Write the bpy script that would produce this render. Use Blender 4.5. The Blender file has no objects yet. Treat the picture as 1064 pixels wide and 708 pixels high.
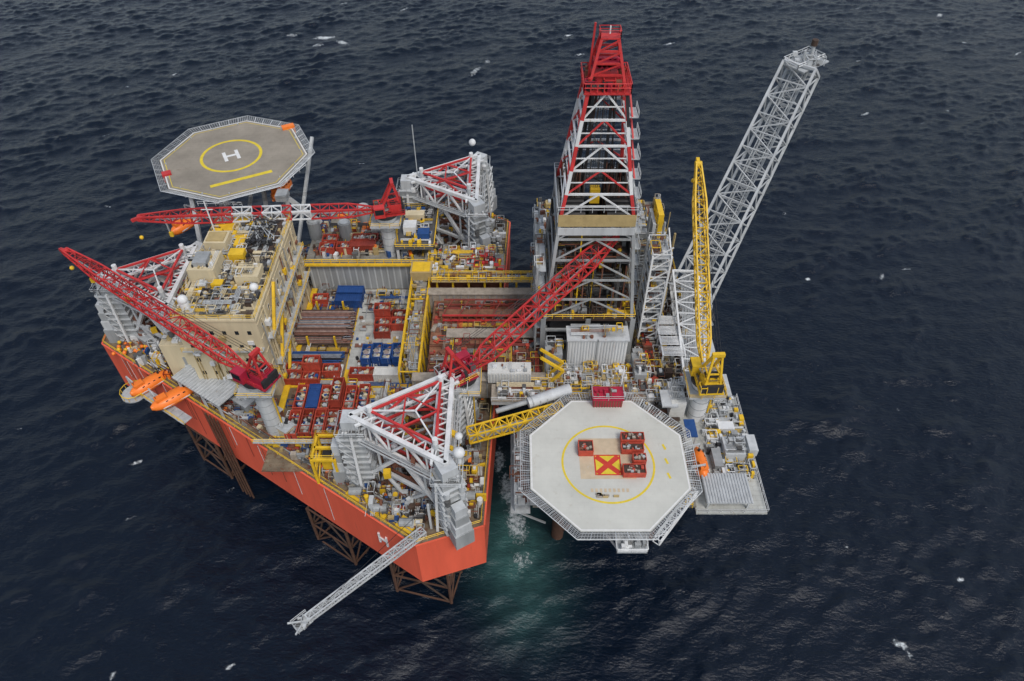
import bpy, math, random
import numpy as np
from mathutils import Vector, Matrix
random.seed(7)
R=random.random
def U(a,b): return a+(b-a)*R()
# ------------------------------------------------------------ materials
MATS={}
def paint(name,col,rough=.55,var=.25,scale=.35,rust=0.0,rustcol=(.16,.06,.03),streak=False,metal=0.0,plates=False,rnd=0.0,spec=.4):
    m=bpy.data.materials.new(name);m.use_nodes=True;nt=m.node_tree;N=nt.nodes;L=nt.links
    b=N['Principled BSDF'];b.inputs['Roughness'].default_value=rough;b.inputs['Metallic'].default_value=metal
    b.inputs['Specular IOR Level'].default_value=spec
    tc=N.new('ShaderNodeTexCoord');mp=N.new('ShaderNodeMapping');L.new(tc.outputs['Object'],mp.inputs[0])
    if streak: mp.inputs['Scale'].default_value=(1,1,.12)
    n1=N.new('ShaderNodeTexNoise');n1.inputs['Scale'].default_value=scale;n1.inputs['Detail'].default_value=8;n1.inputs['Roughness'].default_value=.65
    L.new(mp.outputs[0],n1.inputs['Vector'])
    r=N.new('ShaderNodeValToRGB');r.color_ramp.elements[0].position=.3;r.color_ramp.elements[1].position=.7
    k=1-var
    r.color_ramp.elements[0].color=(col[0]*k,col[1]*k,col[2]*k,1)
    r.color_ramp.elements[1].color=(min(1,col[0]*(1+var*.35)),min(1,col[1]*(1+var*.35)),min(1,col[2]*(1+var*.35)),1)
    L.new(n1.outputs['Fac'],r.inputs[0]);out=r.outputs[0]
    if plates:
        bt=N.new('ShaderNodeTexBrick');bt.inputs['Scale'].default_value=.25;bt.inputs['Mortar Size'].default_value=.012
        bt.inputs['Color1'].default_value=(1,1,1,1);bt.inputs['Color2'].default_value=(.8,.8,.8,1);bt.inputs['Mortar'].default_value=(.5,.47,.45,1)
        L.new(tc.outputs['Object'],bt.inputs['Vector'])
        mx=N.new('ShaderNodeMix');mx.data_type='RGBA';mx.blend_type='MULTIPLY';mx.inputs[0].default_value=plates if plates is not True else .7
        L.new(out,mx.inputs[6]);L.new(bt.outputs[0],mx.inputs[7]);out=mx.outputs[2]
    if rust>0:
        n2=N.new('ShaderNodeTexNoise');n2.inputs['Scale'].default_value=scale*2.7+.15;n2.inputs['Detail'].default_value=9;n2.inputs['Roughness'].default_value=.7
        mp2=N.new('ShaderNodeMapping');mp2.inputs['Location'].default_value=(31,7,13);L.new(mp.outputs[0],mp2.inputs[0]);L.new(mp2.outputs[0],n2.inputs['Vector'])
        r2=N.new('ShaderNodeValToRGB');t=.66-.2*rust
        r2.color_ramp.elements[0].position=t;r2.color_ramp.elements[1].position=t+.1
        L.new(n2.outputs['Fac'],r2.inputs[0])
        mu=N.new('ShaderNodeMath');mu.operation='MULTIPLY';mu.inputs[1].default_value=min(1,.55+rust*.4);L.new(r2.outputs[0],mu.inputs[0])
        mx=N.new('ShaderNodeMix');mx.data_type='RGBA';L.new(mu.outputs[0],mx.inputs[0]);L.new(out,mx.inputs[6]);mx.inputs[7].default_value=(*rustcol,1);out=mx.outputs[2]
    if rnd>0:
        oi=N.new('ShaderNodeObjectInfo');hs=N.new('ShaderNodeHueSaturation')
        mr=N.new('ShaderNodeMapRange');mr.inputs[3].default_value=1-rnd;mr.inputs[4].default_value=1+rnd;L.new(oi.outputs['Random'],mr.inputs[0]);L.new(mr.outputs[0],hs.inputs['Value'])
        L.new(out,hs.inputs['Color']);out=hs.outputs[0]
    L.new(out,b.inputs['Base Color'])
    bp=N.new('ShaderNodeBump');bp.inputs['Strength'].default_value=.25;bp.inputs['Distance'].default_value=.1
    L.new(n1.outputs['Fac'],bp.inputs['Height']);L.new(bp.outputs[0],b.inputs['Normal'])
    MATS[name]=m
    return m
paint('hull_red',(.86,.14,.075),.5,.16,.25,.22,(.5,.11,.06),streak=True)
paint('hull_dark',(.10,.04,.03),.7,.3,.25,.3)
paint('deck',(.22,.17,.115),.85,.5,.35,.75,(.14,.065,.035),plates=.5)
paint('deck_grey',(.29,.28,.245),.85,.4,.4,.5,(.18,.12,.075),plates=.5)
paint('deck_pale',(.5,.51,.48),.8,.28,.4,.4,(.26,.19,.13),plates=.4)
paint('rustfloor',(.29,.135,.08),.85,.5,.4,.6,(.11,.06,.04),plates=.6)
paint('white',(.72,.73,.73),.5,.25,.5,.22,(.33,.24,.17),streak=True)
paint('cream',(.64,.545,.36),.6,.2,.4,.25,(.33,.22,.12),streak=True)
paint('roof_cream',(.52,.45,.31),.75,.35,.5,.5,(.25,.18,.11))
paint('yellow',(.78,.49,.025),.5,.28,.5,.3,(.33,.17,.05))
paint('crane_red',(.56,.04,.04),.5,.3,.6,.2,(.25,.04,.04))
paint('dull_red',(.28,.055,.04),.6,.4,.6,.4,(.14,.05,.03))
paint('magenta_red',(.42,.02,.05),.5,.3,.6,.15,(.18,.03,.04))
paint('grey',(.34,.355,.36),.6,.35,.5,.35,(.2,.14,.095),streak=True)
paint('lgrey',(.52,.54,.55),.55,.28,.5,.3,(.28,.21,.15),streak=True)
paint('galv',(.44,.46,.47),.5,.3,.8,.15,(.2,.16,.13))
paint('dark',(.03,.03,.033),.6,.4,.5,.2,(.06,.035,.025))
paint('darkgrey',(.11,.11,.11),.6,.4,.5,.4,(.11,.07,.04))
paint('darkbrown',(.075,.048,.036),.8,.4,.5,.4,(.12,.055,.03))
paint('rust',(.22,.09,.055),.8,.45,.5,.5,(.1,.04,.028))
paint('leg_rust',(.11,.055,.035),.8,.45,.5,.5,(.05,.025,.018))
paint('pipe_rust',(.25,.135,.11),.6,.4,1.2,.3,(.13,.07,.05))
paint('pipe_pale',(.35,.28,.25),.6,.4,1.2,.3,(.2,.12,.09))
paint('pipe_grey',(.22,.24,.28),.45,.4,1.2,.2)
paint('blue',(.02,.075,.24),.5,.35,.6,.25,(.1,.05,.04))
paint('container_red',(.42,.06,.035),.6,.4,.8,.45,(.22,.075,.045),rnd=.35)
paint('container_blue',(.02,.07,.24),.55,.3,.8,.3,(.12,.06,.04),rnd=.25)
paint('container_white',(.66,.66,.63),.55,.2,.8,.3,(.3,.2,.14))
paint('orange',(.92,.22,.03),.35,.12,.8,.08)
paint('heli_brown',(.30,.265,.215),.85,.28,.16,.4,(.21,.175,.135),plates=.2)
paint('heli_white',(.555,.555,.505),.8,.16,.14,.33,(.42,.385,.32),plates=.07)
paint('mark_yellow',(.72,.55,.04),.7,.2,.9,.3,(.45,.38,.17))
paint('mark_white',(.72,.72,.70),.7,.15,.9,.2,(.45,.43,.38))
paint('mark_tan',(.56,.45,.31),.8,.2,.5,.45,(.5,.47,.4))
paint('mark_red',(.58,.05,.03),.7,.2,.9,.25)
paint('khaki',(.44,.33,.15),.7,.25,.5,.3,(.22,.14,.08))
paint('glass',(.02,.025,.03),.12,.1,1.,0)
paint('tarp',(.38,.33,.27),.8,.4,1.,.2)
# ------------------------------------------------------------ builder
class B:
    def __init__(s): s.v=[];s.f=[];s.m=[];s.names=[];s.M=None;s.sm=[]
    def mi(s,n):
        if n not in s.names: s.names.append(n)
        return s.names.index(n)
    def add(s,vs,fs,mat,smooth=False):
        o=len(s.v);k=s.mi(mat)
        if s.M is not None: vs=[tuple(s.M@Vector(p)) for p in vs]
        s.v+= [tuple(p) for p in vs]
        for f in fs: s.f.append(tuple(i+o for i in f));s.m.append(k);s.sm.append(smooth)
    def box(s,x0,x1,y0,y1,z0,z1,mat):
        s.add([(x0,y0,z0),(x1,y0,z0),(x1,y1,z0),(x0,y1,z0),(x0,y0,z1),(x1,y0,z1),(x1,y1,z1),(x0,y1,z1)],
          [(0,3,2,1),(4,5,6,7),(0,1,5,4),(1,2,6,5),(2,3,7,6),(3,0,4,7)],mat)
    def cb(s,x,y,z,sx,sy,sz,mat,ang=0):
        a=math.radians(ang);c,si=math.cos(a),math.sin(a);vs=[]
        for zz in (z,z+sz):
            for dx,dy in ((-1,-1),(1,-1),(1,1),(-1,1)):
                px,py=dx*sx/2,dy*sy/2;vs.append((x+px*c-py*si,y+px*si+py*c,zz))
        s.add(vs,[(0,3,2,1),(4,5,6,7),(0,1,5,4),(1,2,6,5),(2,3,7,6),(3,0,4,7)],mat)
    def prism(s,poly,z0,z1,side,top=None):
        n=len(poly);vs=[(x,y,z0) for x,y in poly]+[(x,y,z1) for x,y in poly]
        s.add(vs,[(i,(i+1)%n,n+(i+1)%n,n+i) for i in range(n)]+[tuple(range(n-1,-1,-1))],side)
        s.add([(x,y,z1) for x,y in poly],[tuple(range(n))],top or side)
    def strut(s,a,b,r,mat,n=4,r2=None,cap=True,smooth=False):
        a=Vector(a);b=Vector(b);d=b-a
        if d.length<1e-4:return
        d.normalize();up=Vector((0,0,1)) if abs(d.z)<.95 else Vector((1,0,0))
        u=d.cross(up).normalized();w=u.cross(d);r2=r if r2 is None else r2;vs=[]
        off=math.pi/4 if n==4 else 0;k=1.41 if n==4 else 1
        for p,rr in ((a,r),(b,r2)):
            for i in range(n):
                t=off+2*math.pi*i/n;vs.append(p+(u*math.cos(t)+w*math.sin(t))*rr*k)
        fs=[(i,(i+1)%n,n+(i+1)%n,n+i) for i in range(n)]
        s.add(vs,fs,mat,smooth and n>5)
        if cap: s.add(vs[:n],[tuple(range(n-1,-1,-1))],mat);s.add(vs[n:],[tuple(range(n))],mat)
    def cyl(s,x,y,z0,z1,r,mat,n=16,r2=None): s.strut((x,y,z0),(x,y,z1),r,mat,n,r2,True,True)
    def sph(s,x,y,z,r,mat,n=10,sz=1):
        vs=[];fs=[];m=6
        for j in range(m+1):
            p=math.pi*j/m
            for i in range(n):
                t=2*math.pi*i/n;vs.append((x+r*math.sin(p)*math.cos(t),y+r*math.sin(p)*math.sin(t),z+r*sz*math.cos(p)))
        for j in range(m):
            for i in range(n): fs.append((j*n+i,j*n+(i+1)%n,(j+1)*n+(i+1)%n,(j+1)*n+i))
        s.add(vs,fs,mat,True)
    def rail(s,pts,z,mat='yellow',h=1.15,closed=False,r=.055,step=2.0):
        P=list(pts)+([pts[0]] if closed else [])
        for (x0,y0),(x1,y1) in zip(P[:-1],P[1:]):
            l=math.hypot(x1-x0,y1-y0);n=max(1,int(l/step))
            for k in (h,h*.55): s.strut((x0,y0,z+k),(x1,y1,z+k),r,mat,3,cap=False)
            for i in range(n+1):
                t=i/n;s.strut((x0+(x1-x0)*t,y0+(y1-y0)*t,z),(x0+(x1-x0)*t,y0+(y1-y0)*t,z+h),r,mat,3,cap=False)
    def truss(s,a,b,w0,w1,h0,h1,n,rc,rb,mat,prof=None):
        a=Vector(a);b=Vector(b);d=(b-a).normalized();sd=d.cross(Vector((0,0,1))).normalized();up=sd.cross(d)
        mf=mat if callable(mat) else (lambda t:mat)
        def C(i):
            t=i/n;k=prof(t) if prof else 1;w=(w0+(w1-w0)*t)*k;h=(h0+(h1-h0)*t)*k;p=a+(b-a)*t
            return [p+sd*w/2*q[0]+up*h/2*q[1] for q in ((-1,-1),(1,-1),(1,1),(-1,1))]
        for i in range(n):
            A,Bb=C(i),C(i+1);m=mf((i+.5)/n)
            for j in range(4):
                s.strut(A[j],Bb[j],rc,m,4,cap=False);k=(j+1)%4
                s.strut(A[j],A[k],rb,m,4,cap=False)
                if (i+j)%2: s.strut(A[j],Bb[k],rb,m,4,cap=False)
                else: s.strut(A[k],Bb[j],rb,m,4,cap=False)
        A=C(n)
        for j in range(4): s.strut(A[j],A[(j+1)%4],rc,mf(1),4)
    def clutter(s,x0,x1,y0,y1,z,n,mats,smin=.4,smax=2.0,hmax=1.5):
        for _ in range(n):
            m=random.choice(mats);x=U(x0,x1);y=U(y0,y1);t=R()
            if t<.34:
                q=U(0,1)**1.6;sx=smin+(smax-smin)*q;sy=smin+(smax-smin)*U(0,1)**1.6;hh=U(.3,hmax);an=random.choice([0,0,0,90,U(0,90)])
                s.cb(x,y,z,sx,sy,hh,m,an)
                if sx>1 and sy>1: s.cb(x+U(-.2,.2),y+U(-.2,.2),z+hh,sx*.5,sy*.4,U(.1,.5),random.choice(mats),an)
            elif t<.46: s.cyl(x,y,z,z+U(.4,hmax),U(.15,smax*.3),m,10)
            elif t<.58:
                l=U(smin,smax*1.4);a=random.choice([0,math.pi/2]);r=U(.12,.42)
                s.strut((x-l/2*math.cos(a),y-l/2*math.sin(a),z+r),(x+l/2*math.cos(a),y+l/2*math.sin(a),z+r),r,m,8,smooth=True)
            elif t<.84:
                l=U(2,6);a=random.choice([0,math.pi/2]);q=U(.05,.12);hh=U(.2,1.0)
                xa,xb=max(x0,x-l*math.cos(a)),min(x1,x+l*math.cos(a));ya,yb=max(y0,y-l*math.sin(a)),min(y1,y+l*math.sin(a))
                for k in range(random.randint(1,4)):
                    o=k*.3;s.strut((xa+o*math.sin(a),ya+o*math.cos(a),z+hh),(xb+o*math.sin(a),yb+o*math.cos(a),z+hh),q,m,5,cap=False)
            else:
                w=U(1,2.2);h=U(.8,hmax+.4);d=U(1,2.2)
                for dx in(-w/2,w/2):
                    for dy in(-d/2,d/2): s.strut((x+dx,y+dy,z),(x+dx,y+dy,z+h),.06,m,4,cap=False)
                for e in ((-1,-1,1,-1),(1,-1,1,1),(1,1,-1,1),(-1,1,-1,-1)): s.strut((x+e[0]*w/2,y+e[1]*d/2,z+h),(x+e[2]*w/2,y+e[3]*d/2,z+h),.06,m,4,cap=False)
                s.cb(x,y,z,w*.6,d*.6,h*.6,random.choice(mats))
    def mesh(s,name):
        me=bpy.data.meshes.new(name);me.from_pydata(s.v,[],s.f)
        for n in s.names: me.materials.append(MATS[n])
        me.polygons.foreach_set('material_index',s.m);me.polygons.foreach_set('use_smooth',s.sm);me.update();return me
    def obj(s,name,parent=None,loc=None,rot=0):
        o=bpy.data.objects.new(name,s.mesh(name));bpy.context.collection.objects.link(o)
        if loc:o.location=loc
        o.rotation_euler[2]=rot
        if parent:o.parent=parent
        return o
def empty(name,loc=(0,0,0)):
    e=bpy.data.objects.new(name,None);e.location=loc;bpy.context.collection.objects.link(e);return e
MIX=['grey','white','yellow','rust','dark','cream','blue','lgrey','orange','darkbrown','deck_grey','galv','container_red','grey','tarp','khaki','darkgrey','rust']
GREYS=['grey','lgrey','galv','dark','white','darkbrown','rust','yellow','darkgrey','tarp']
# ============================================================ JACK-UP RIG
rig=empty('jackup_rig')
HP=[(-92,112),(-17,62.5),(-5,66.5),(-.5,157),(-14,166),(-17,167),(-93,123)]
b=B();b.prism(HP,14,28,'hull_red','deck')
for i in range(len(HP)):
    (x0,y0),(x1,y1)=HP[i],HP[(i+1)%len(HP)]
    b.strut((x0,y0,27.9),(x1,y1,27.9),.16,'hull_red')
b.prism([(x+(-50-x)*.01,y+(114-y)*.01) for x,y in HP],13.2,13.99,'hull_dark')
b.obj('hull',rig)
b=B()
ins=[(-91.5,112),(-17,63),(-5.6,67),(-1.1,156.6),(-16.8,166.3),(-92.4,122.8)]
b.rail(ins,28,'yellow',closed=True,r=.06)
dx,dy=(75,-49.5);l=math.hypot(dx,dy);dx/=l;dy/=l;nx,ny=dy,-dx
for q in(-1,1): b.strut((-24+q*.9*dx+nx*.1,67.1+q*.9*dy+ny*.1,20.4),(-24+q*.9*dx+nx*.1,67.1+q*.9*dy+ny*.1,23.6),.2,'white')
b.strut((-24-.9*dx+nx*.1,67.1-.9*dy+ny*.1,22),(-24+.9*dx+nx*.1,67.1+.9*dy+ny*.1,22),.19,'white')
for k in range(22):
    t=U(3,86);x,y=-92+dx*t+nx*.12,112+dy*t+ny*.12;b.strut((x,y,U(15.5,22)),(x,y,27.6),.06,random.choice(['rust','white','dull_red']),3)
# hanging pipe caissons and walkway outboard of the hull
for t in (36,37.2,38.4,39.6):
    x,y=-92+dx*t+nx*.9,112+dy*t+ny*.9;b.strut((x,y,-3),(x,y,29),.22,'leg_rust',8,smooth=True)
for t0,t1 in ((10,30),(33,54),(57,76),(78,88)):
    x0,y0=-92+dx*t0-nx*1.4,112+dy*t0-ny*1.4;x1,y1=-92+dx*t1-nx*1.4,112+dy*t1-ny*1.4
    b.strut((x0,y0,28.02),(x1,y1,28.02),.05,'yellow');b.strut((x0-nx*1.2,y0-ny*1.2,28.6),(x1-nx*1.2,y1-ny*1.2,28.6),.12,random.choice(['grey','rust']))
def onhull(x,y,pad=2.0):
    n=len(HP)
    for i in range(n):
        (x0,y0),(x1,y1)=HP[i],HP[(i+1)%n];l=math.hypot(x1-x0,y1-y0)
        if ((x1-x0)*(y-y0)-(y1-y0)*(x-x0))/l<pad:return False
    return True
def scatter(b,x0,x1,y0,y1,n,mats,z=28,**k):
    for _ in range(n):
        x=U(x0,x1);y=U(y0,y1)
        if onhull(x,y) and not(-50<x<-23 and y>84.5 and y<131): b.clutter(x-1,x+1,y-1,y+1,z,1,mats,**k)
scatter(b,-66,-20,66,100,1500,MIX,smax=1.8,hmax=1.8)
scatter(b,-92,-60,92,140,1000,MIX,smax=2.0,hmax=2.4)
scatter(b,-24,-2,64,98,720,MIX,smax=1.7)
scatter(b,-24,-2,122,165,650,GREYS,smax=2.2,hmax=2.2)
scatter(b,-60,-20,130,160,450,MIX,smax=2.2,hmax=2.2)
for k in range(80):
    t=U(3,84);w=U(1.5,6);ln=U(3,12);x,y=-92+dx*t-nx*w,112+dy*t-ny*w
    if onhull(x+dx*ln,y+dy*ln,.5): b.strut((x,y,28.3+U(0,.7)),(x+dx*ln,y+dy*ln,28.3+U(0,.7)),U(.06,.16),random.choice(['grey','rust','yellow','white','darkgrey','pipe_pale']),5)
# medium sheds / workshops along the lower deck edge
for t,w,sx,sy,h,m in ((34,6,6,3.2,3,'lgrey'),(41,5.5,4,3,2.6,'grey'),(47,6.5,5,2.6,2.4,'rust'),(53,5,3.2,2.4,2.8,'cream'),(18,8,5,3.5,3.2,'cream'),(9,6,4,3,3,'grey'),(72,4,4,2,2.2,'grey')):
    x,y=-92+dx*t-nx*w,112+dy*t-ny*w;b.cb(x,y,28,sx,sy,h,m,-33.4);b.cb(x,y,28+h,sx+.3,sy+.3,.12,'galv',-33.4);b.clutter(x-1.2,x+1.2,y-.8,y+.8,28.1+h,6,['grey','lgrey','dark','rust','white'],smin=.2,smax=.8,hmax=.7)
b.obj('deck_fittings',rig)

# ---- jack houses & legs
def jack(cx,cy,Rr=11.5):
    b=B();V=[(cx+Rr*math.cos(math.radians(a)),cy+Rr*math.sin(math.radians(a))) for a in (180,60,-60)]
    for (x,y),a in zip(V,(180,60,-60)):
        b.cb(x,y,28,4.2,3.8,15.5,'grey',a)
        for k in range(9): b.cb(x,y,29+k*1.65,5.0,4.6,.22,'lgrey' if k%3 else 'galv',a)
        b.cb(x,y,43.5,2.9,2.9,3.0,'lgrey',a)
        ca,sa=math.cos(math.radians(a)),math.sin(math.radians(a))
        for q in(-1,1):
            px,py=x+ca*2.4-sa*q*1.4,y+sa*2.4+ca*q*1.4
            for k in range(6): b.cyl(px,py,29.5+k*2.3,30.9+k*2.3,.55,random.choice(['grey','lgrey','darkgrey']),8)
            b.strut((x-sa*q*3,y+ca*q*3,28),(x-sa*q*2.1,y+ca*q*2.1,43),.24,'white')
            for k in range(5): b.strut((x-sa*q*2.7,y+ca*q*2.7,29+k*2.8),(x+ca*2.6-sa*q*2.2,y+sa*2.6+ca*q*2.2,31.5+k*2.8),.09,'white',3)
        b.rail([(x-2.6,y-2.6),(x+2.6,y-2.6),(x+2.6,y+2.6),(x-2.6,y+2.6)],43.6,'lgrey',closed=True)
        b.clutter(x-2,x+2,y-2,y+2,43.6,14,['grey','white','lgrey','darkgrey'],smax=1.1,hmax=1.2)
        for k in range(4): b.cb(x+ca*3.6,y+sa*3.6,28+k*.1,3.2-k*.5,3.6-k*.5,4+k*2.2,'lgrey' if k%2 else 'grey',a)
    for i in range(3):
        A=Vector((*V[i],0));C=Vector((*V[(i+1)%3],0));Z=lambda p,z:(p.x,p.y,z)
        mid=(A+C)/2;cen=Vector((cx,cy,0));inn=(cen-mid).normalized()
        b.strut(Z(A,46.6),Z(C,46.6),.40,'white');b.strut(Z(A,41.5),Z(C,41.5),.32,'white');b.strut(Z(A,34),Z(C,34),.32,'lgrey')
        A2=A+inn*2.4;C2=C+inn*2.4
        b.strut(Z(A2,46.4),Z(C2,46.4),.22,'white')
        n=9
        for k in range(n):
            p=A.lerp(C,k/n);q=A2.lerp(C2,(k+.5)/n);p2=A.lerp(C,(k+1)/n)
            b.strut(Z(p,46.6),Z(q,46.4),.11,'white',cap=False);b.strut(Z(q,46.4),Z(p2,46.6),.11,'white',cap=False)
        for k in range(5):
            p=A.lerp(C,k/5);p2=A.lerp(C,(k+1)/5);za,zb=(41.5,46.6) if k%2 else (46.6,41.5)
            b.strut(Z(p,za),Z(p2,zb),.2,'white',cap=False);b.strut(Z(p2,41.5),Z(p2,46.6),.15,'white',cap=False)
        b.strut(Z(A,28.2),Z(mid,41.5),.34,'white');b.strut(Z(C,28.2),Z(mid,41.5),.34,'white')
        b.strut(Z(A.lerp(C,.25),34),Z(A.lerp(C,.5),28),.26,'lgrey');b.strut(Z(A.lerp(C,.75),34),Z(A.lerp(C,.5),28),.26,'lgrey')
        b.strut(Z(A.lerp(C,.25),34),Z(A.lerp(C,.25),41.5),.2,'lgrey');b.strut(Z(A.lerp(C,.75),34),Z(A.lerp(C,.75),41.5),.2,'lgrey')
        pA=A.lerp(C,.12)-inn*1.0;pC=A.lerp(C,.88)-inn*1.0
        for o_ in (-.5,0,.5): b.strut(Z(pA-inn*o_,42.2),Z(pC-inn*o_,42.2),.12,'galv')
        b.rail([(pA.x,pA.y),(pC.x,pC.y)],42.2,'lgrey')
        for k in range(16):
            p=A.lerp(C,U(.1,.9))-inn*U(-2,1);z=random.choice([28.5,34.4,42.2]);b.cb(p.x,p.y,z,U(.3,1.4),U(.3,1.4),U(.4,1.6),random.choice(['grey','lgrey','yellow','darkgrey','white','rust']),U(0,90))
    b.obj('jack_house',rig)
    b=B();r=7.8;ch=[(cx+r*math.cos(math.radians(a)),cy+r*math.sin(math.radians(a))) for a in (180,60,-60)]
    zs=list(range(-8,50,4))
    for z0,z1 in zip(zs[:-1],zs[1:]):
        m='crane_red' if z0>=40 else ('rust' if z0>=8 else 'darkbrown')
        for i in range(3):
            a=(*ch[i],z0);c=(*ch[(i+1)%3],z0);a1=(*ch[i],z1);mid=((a[0]+c[0])/2,(a[1]+c[1])/2,z1)
            b.strut(a,a1,.5,'rust' if z0<36 else 'lgrey',6,cap=False);b.strut(a,c,.2,m,4,cap=False)
            b.strut(a,mid,.18,m if z0%8 else 'lgrey',4,cap=False);b.strut(c,mid,.18,m,4,cap=False)
    z=48
    for i in range(3):
        a=(*ch[i],z);c=(*ch[(i+1)%3],z);b.strut(a,c,.2,'crane_red')
        md=[((ch[j][0]+ch[(j+1)%3][0])/2,(ch[j][1]+ch[(j+1)%3][1])/2,z) for j in range(3)]
        b.strut(md[i],md[(i+1)%3],.13,'crane_red');b.strut((*ch[i],z),(cx,cy,z),.13,'white')
        b.cyl(ch[i][0],ch[i][1],48,49.2,.5,'white',8)
    b.prism([(cx+9.6*math.cos(math.radians(a)),cy+9.6*math.sin(math.radians(a))) for a in (0,60,120,180,240,300)],28.02,28.06,'dark')
    b.obj('lattice_leg',rig)
jack(-74,114,11.0);jack(-14,150);jack(-16.5,77)
b=B()
def lat(p,q,dep,z0,z1,nb):
    p=Vector((*p,0));q=Vector((*q,0));d=(q-p).normalized();nn=Vector((-d.y,d.x,0));C=[p,q,q+nn*dep,p+nn*dep]
    for c in C: b.strut((c.x,c.y,z0),(c.x,c.y,z1),.34,'leg_rust',6)
    for k in range(nb):
        za=z0+(z1-z0)*k/nb;zb=z0+(z1-z0)*(k+1)/nb
        for i in range(4):
            A,D=C[i],C[(i+1)%4];M_=(A+D)/2
            b.strut((A.x,A.y,zb),(D.x,D.y,zb),.15,'leg_rust');b.strut((A.x,A.y,za),(M_.x,M_.y,zb),.14,'leg_rust');b.strut((D.x,D.y,za),(M_.x,M_.y,zb),.14,'darkbrown')
lat((-24,67.4),(-12.5,64.6),7,-6,13.2,3);lat((-42.5,78.9),(-33.5,73.2),7,-6,13.2,3);lat((-74,100.2),(-66,95.0),7,-6,13.2,3)
b.obj('leg_bracing',rig)
b=B()
for cx,cy in ((-74,114),(-14,150),(-16.5,77)):
    b.clutter(cx-11,cx+11,cy-9,cy+9,28.1,190,['grey','lgrey','rust','white','darkbrown','yellow','darkgrey'],smax=2.0,hmax=3)
for x,y in ((-24,69.5),(-19,66.5),(-29,73),(-12,67.5),(-8,72)):
    b.strut((x-1.2,y,29.2),(x+1.2,y,29.2),.8,'grey',10);b.cb(x,y,28,3.4,2.4,.5,'yellow',-33)
b.cyl(-8.5,67.5,46.5,48.2,.3,'white',8);b.sph(-8.5,67.5,49.2,1.0,'white')
b.cyl(-8.6,71.5,46.5,47.6,.25,'white',8);b.sph(-8.8,71.5,48.2,.7,'white')
b.sph(-10,162,49,.9,'white')
b.obj('deck_machinery',rig)

# ---- accommodation block
b=B()
X0,X1,Y0,Y1=-64,-48.3,97,129
b.box(X0,X1,Y0,Y1,28,50,'cream')
b.box(X0-7,X0,100,118,28,40,'cream');b.box(-69,-64,118.01,126,28,45,'cream')
b.box(X0-.2,X1+.2,Y0-.2,Y1+.2,49.7,50.15,'cream')
b.box(X0+.3,X1-.3,Y0+.3,Y1-.3,50.15,50.2,'roof_cream')
b.box(X0-6.8,X0-.1,100.2,117.8,40,40.05,'roof_cream')
for lv in range(5):
    z=31+lv*3.8
    b.box(X1,X1+.12,Y0,Y1,z+2.4,z+2.6,'cream')
    for k in range(12):
        if R()<.3: continue
        y=Y0+2+k*2.5
        b.box(X1,X1+.08,y,y+.7,z,z+.9,'glass');b.box(X1,X1+.05,y-.1,y+.8,z-.1,z+1.0,'white')
    for k in range(6):
        if R()<.25: continue
        x=X0+1.4+k*2.4;b.box(x,x+.7,Y0-.08,Y0,z,z+.9,'glass')
for z in (35.5,43):
    b.box(X1,X1+1.5,Y0+2,Y1-1,z,z+.15,'galv');b.rail([(X1+1.5,Y0+2),(X1+1.5,Y1-1)],z+.15,'yellow')
for k in range(3): b.strut((X1+.9,Y0+4+k*.1,28+k*7.3),(X1+.9,Y0+11,35.6+k*7.2),.28,'yellow')
for y in (101,109,117,125): b.strut((X1+.6,y,28),(X1+.6,y,50),.16,'cream')
for k in range(46):
    y=U(Y0+1,Y1-1);z=U(29,46);b.box(X1+.1,X1+U(.4,1.1),y,y+U(.4,1.4),z,z+U(.4,1.5),random.choice(['cream','grey','white','khaki','yellow','rust']))
for k in range(20):
    y=U(Y0+1,Y1-1);b.strut((X1+.3,y,U(28,38)),(X1+.3,y,U(42,50)),.09,random.choice(['khaki','cream','grey','rust']),4)
for k in range(16):
    x=U(X0+1,X1-1);z=U(30,47);b.box(x,x+U(.4,1.3),Y0-U(.3,.8),Y0-.09,z,z+U(.4,1.4),random.choice(['cream','grey','white','khaki']));b.strut((x,Y0-.2,28),(x,Y0-.2,z),.07,'khaki',4)
b.box(X0,X1,Y0-1.3,Y0,42.5,42.62,'galv');b.rail([(X0,Y0-1.3),(X1,Y0-1.3)],42.62,'yellow')
b.rail([(X0,Y0),(X1,Y0),(X1,Y1),(X0,Y1)],50.2,'yellow',closed=True)
b.box(-63.2,-58,107,113,50.2,53.8,'cream');b.box(-54.2,-49.5,106.5,110.5,50.2,52.6,'cream');b.box(-63,-58.5,116.5,120.5,50.2,53,'cream')
b.box(-62.2,-59.5,108,111.6,53.8,54.8,'grey');b.box(-62.6,-59,117,120,53,53.2,'khaki');b.clutter(-54,-49.8,106.8,110.2,52.6,12,['cream','grey','khaki','white','dark'],smin=.3,smax=1.1,hmax=.7);b.clutter(-63,-58.4,107.3,112.7,53.8,14,['cream','grey','khaki','white','dark'],smin=.3,smax=1.1,hmax=.7)
b.cyl(-56.3,101.6,50.2,50.7,3.9,'darkgrey',24)
for k in range(12):
    a=k*math.pi/6;b.strut((-56.3,101.6,50.85),(-56.3+3.7*math.cos(a),101.6+3.7*math.sin(a),50.85),.1,'khaki')
b.clutter(-59.5,-53.2,98.6,104.6,50.7,44,['dark','darkgrey','galv','cream','khaki','rust','dark'],smax=1.0,hmax=.8)
b.cyl(-61.8,99.5,50.2,52.4,.9,'white',14);b.sph(-61.8,99.5,53,1.0,'white');b.sph(-50.2,105,51.2,.9,'white')
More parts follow.
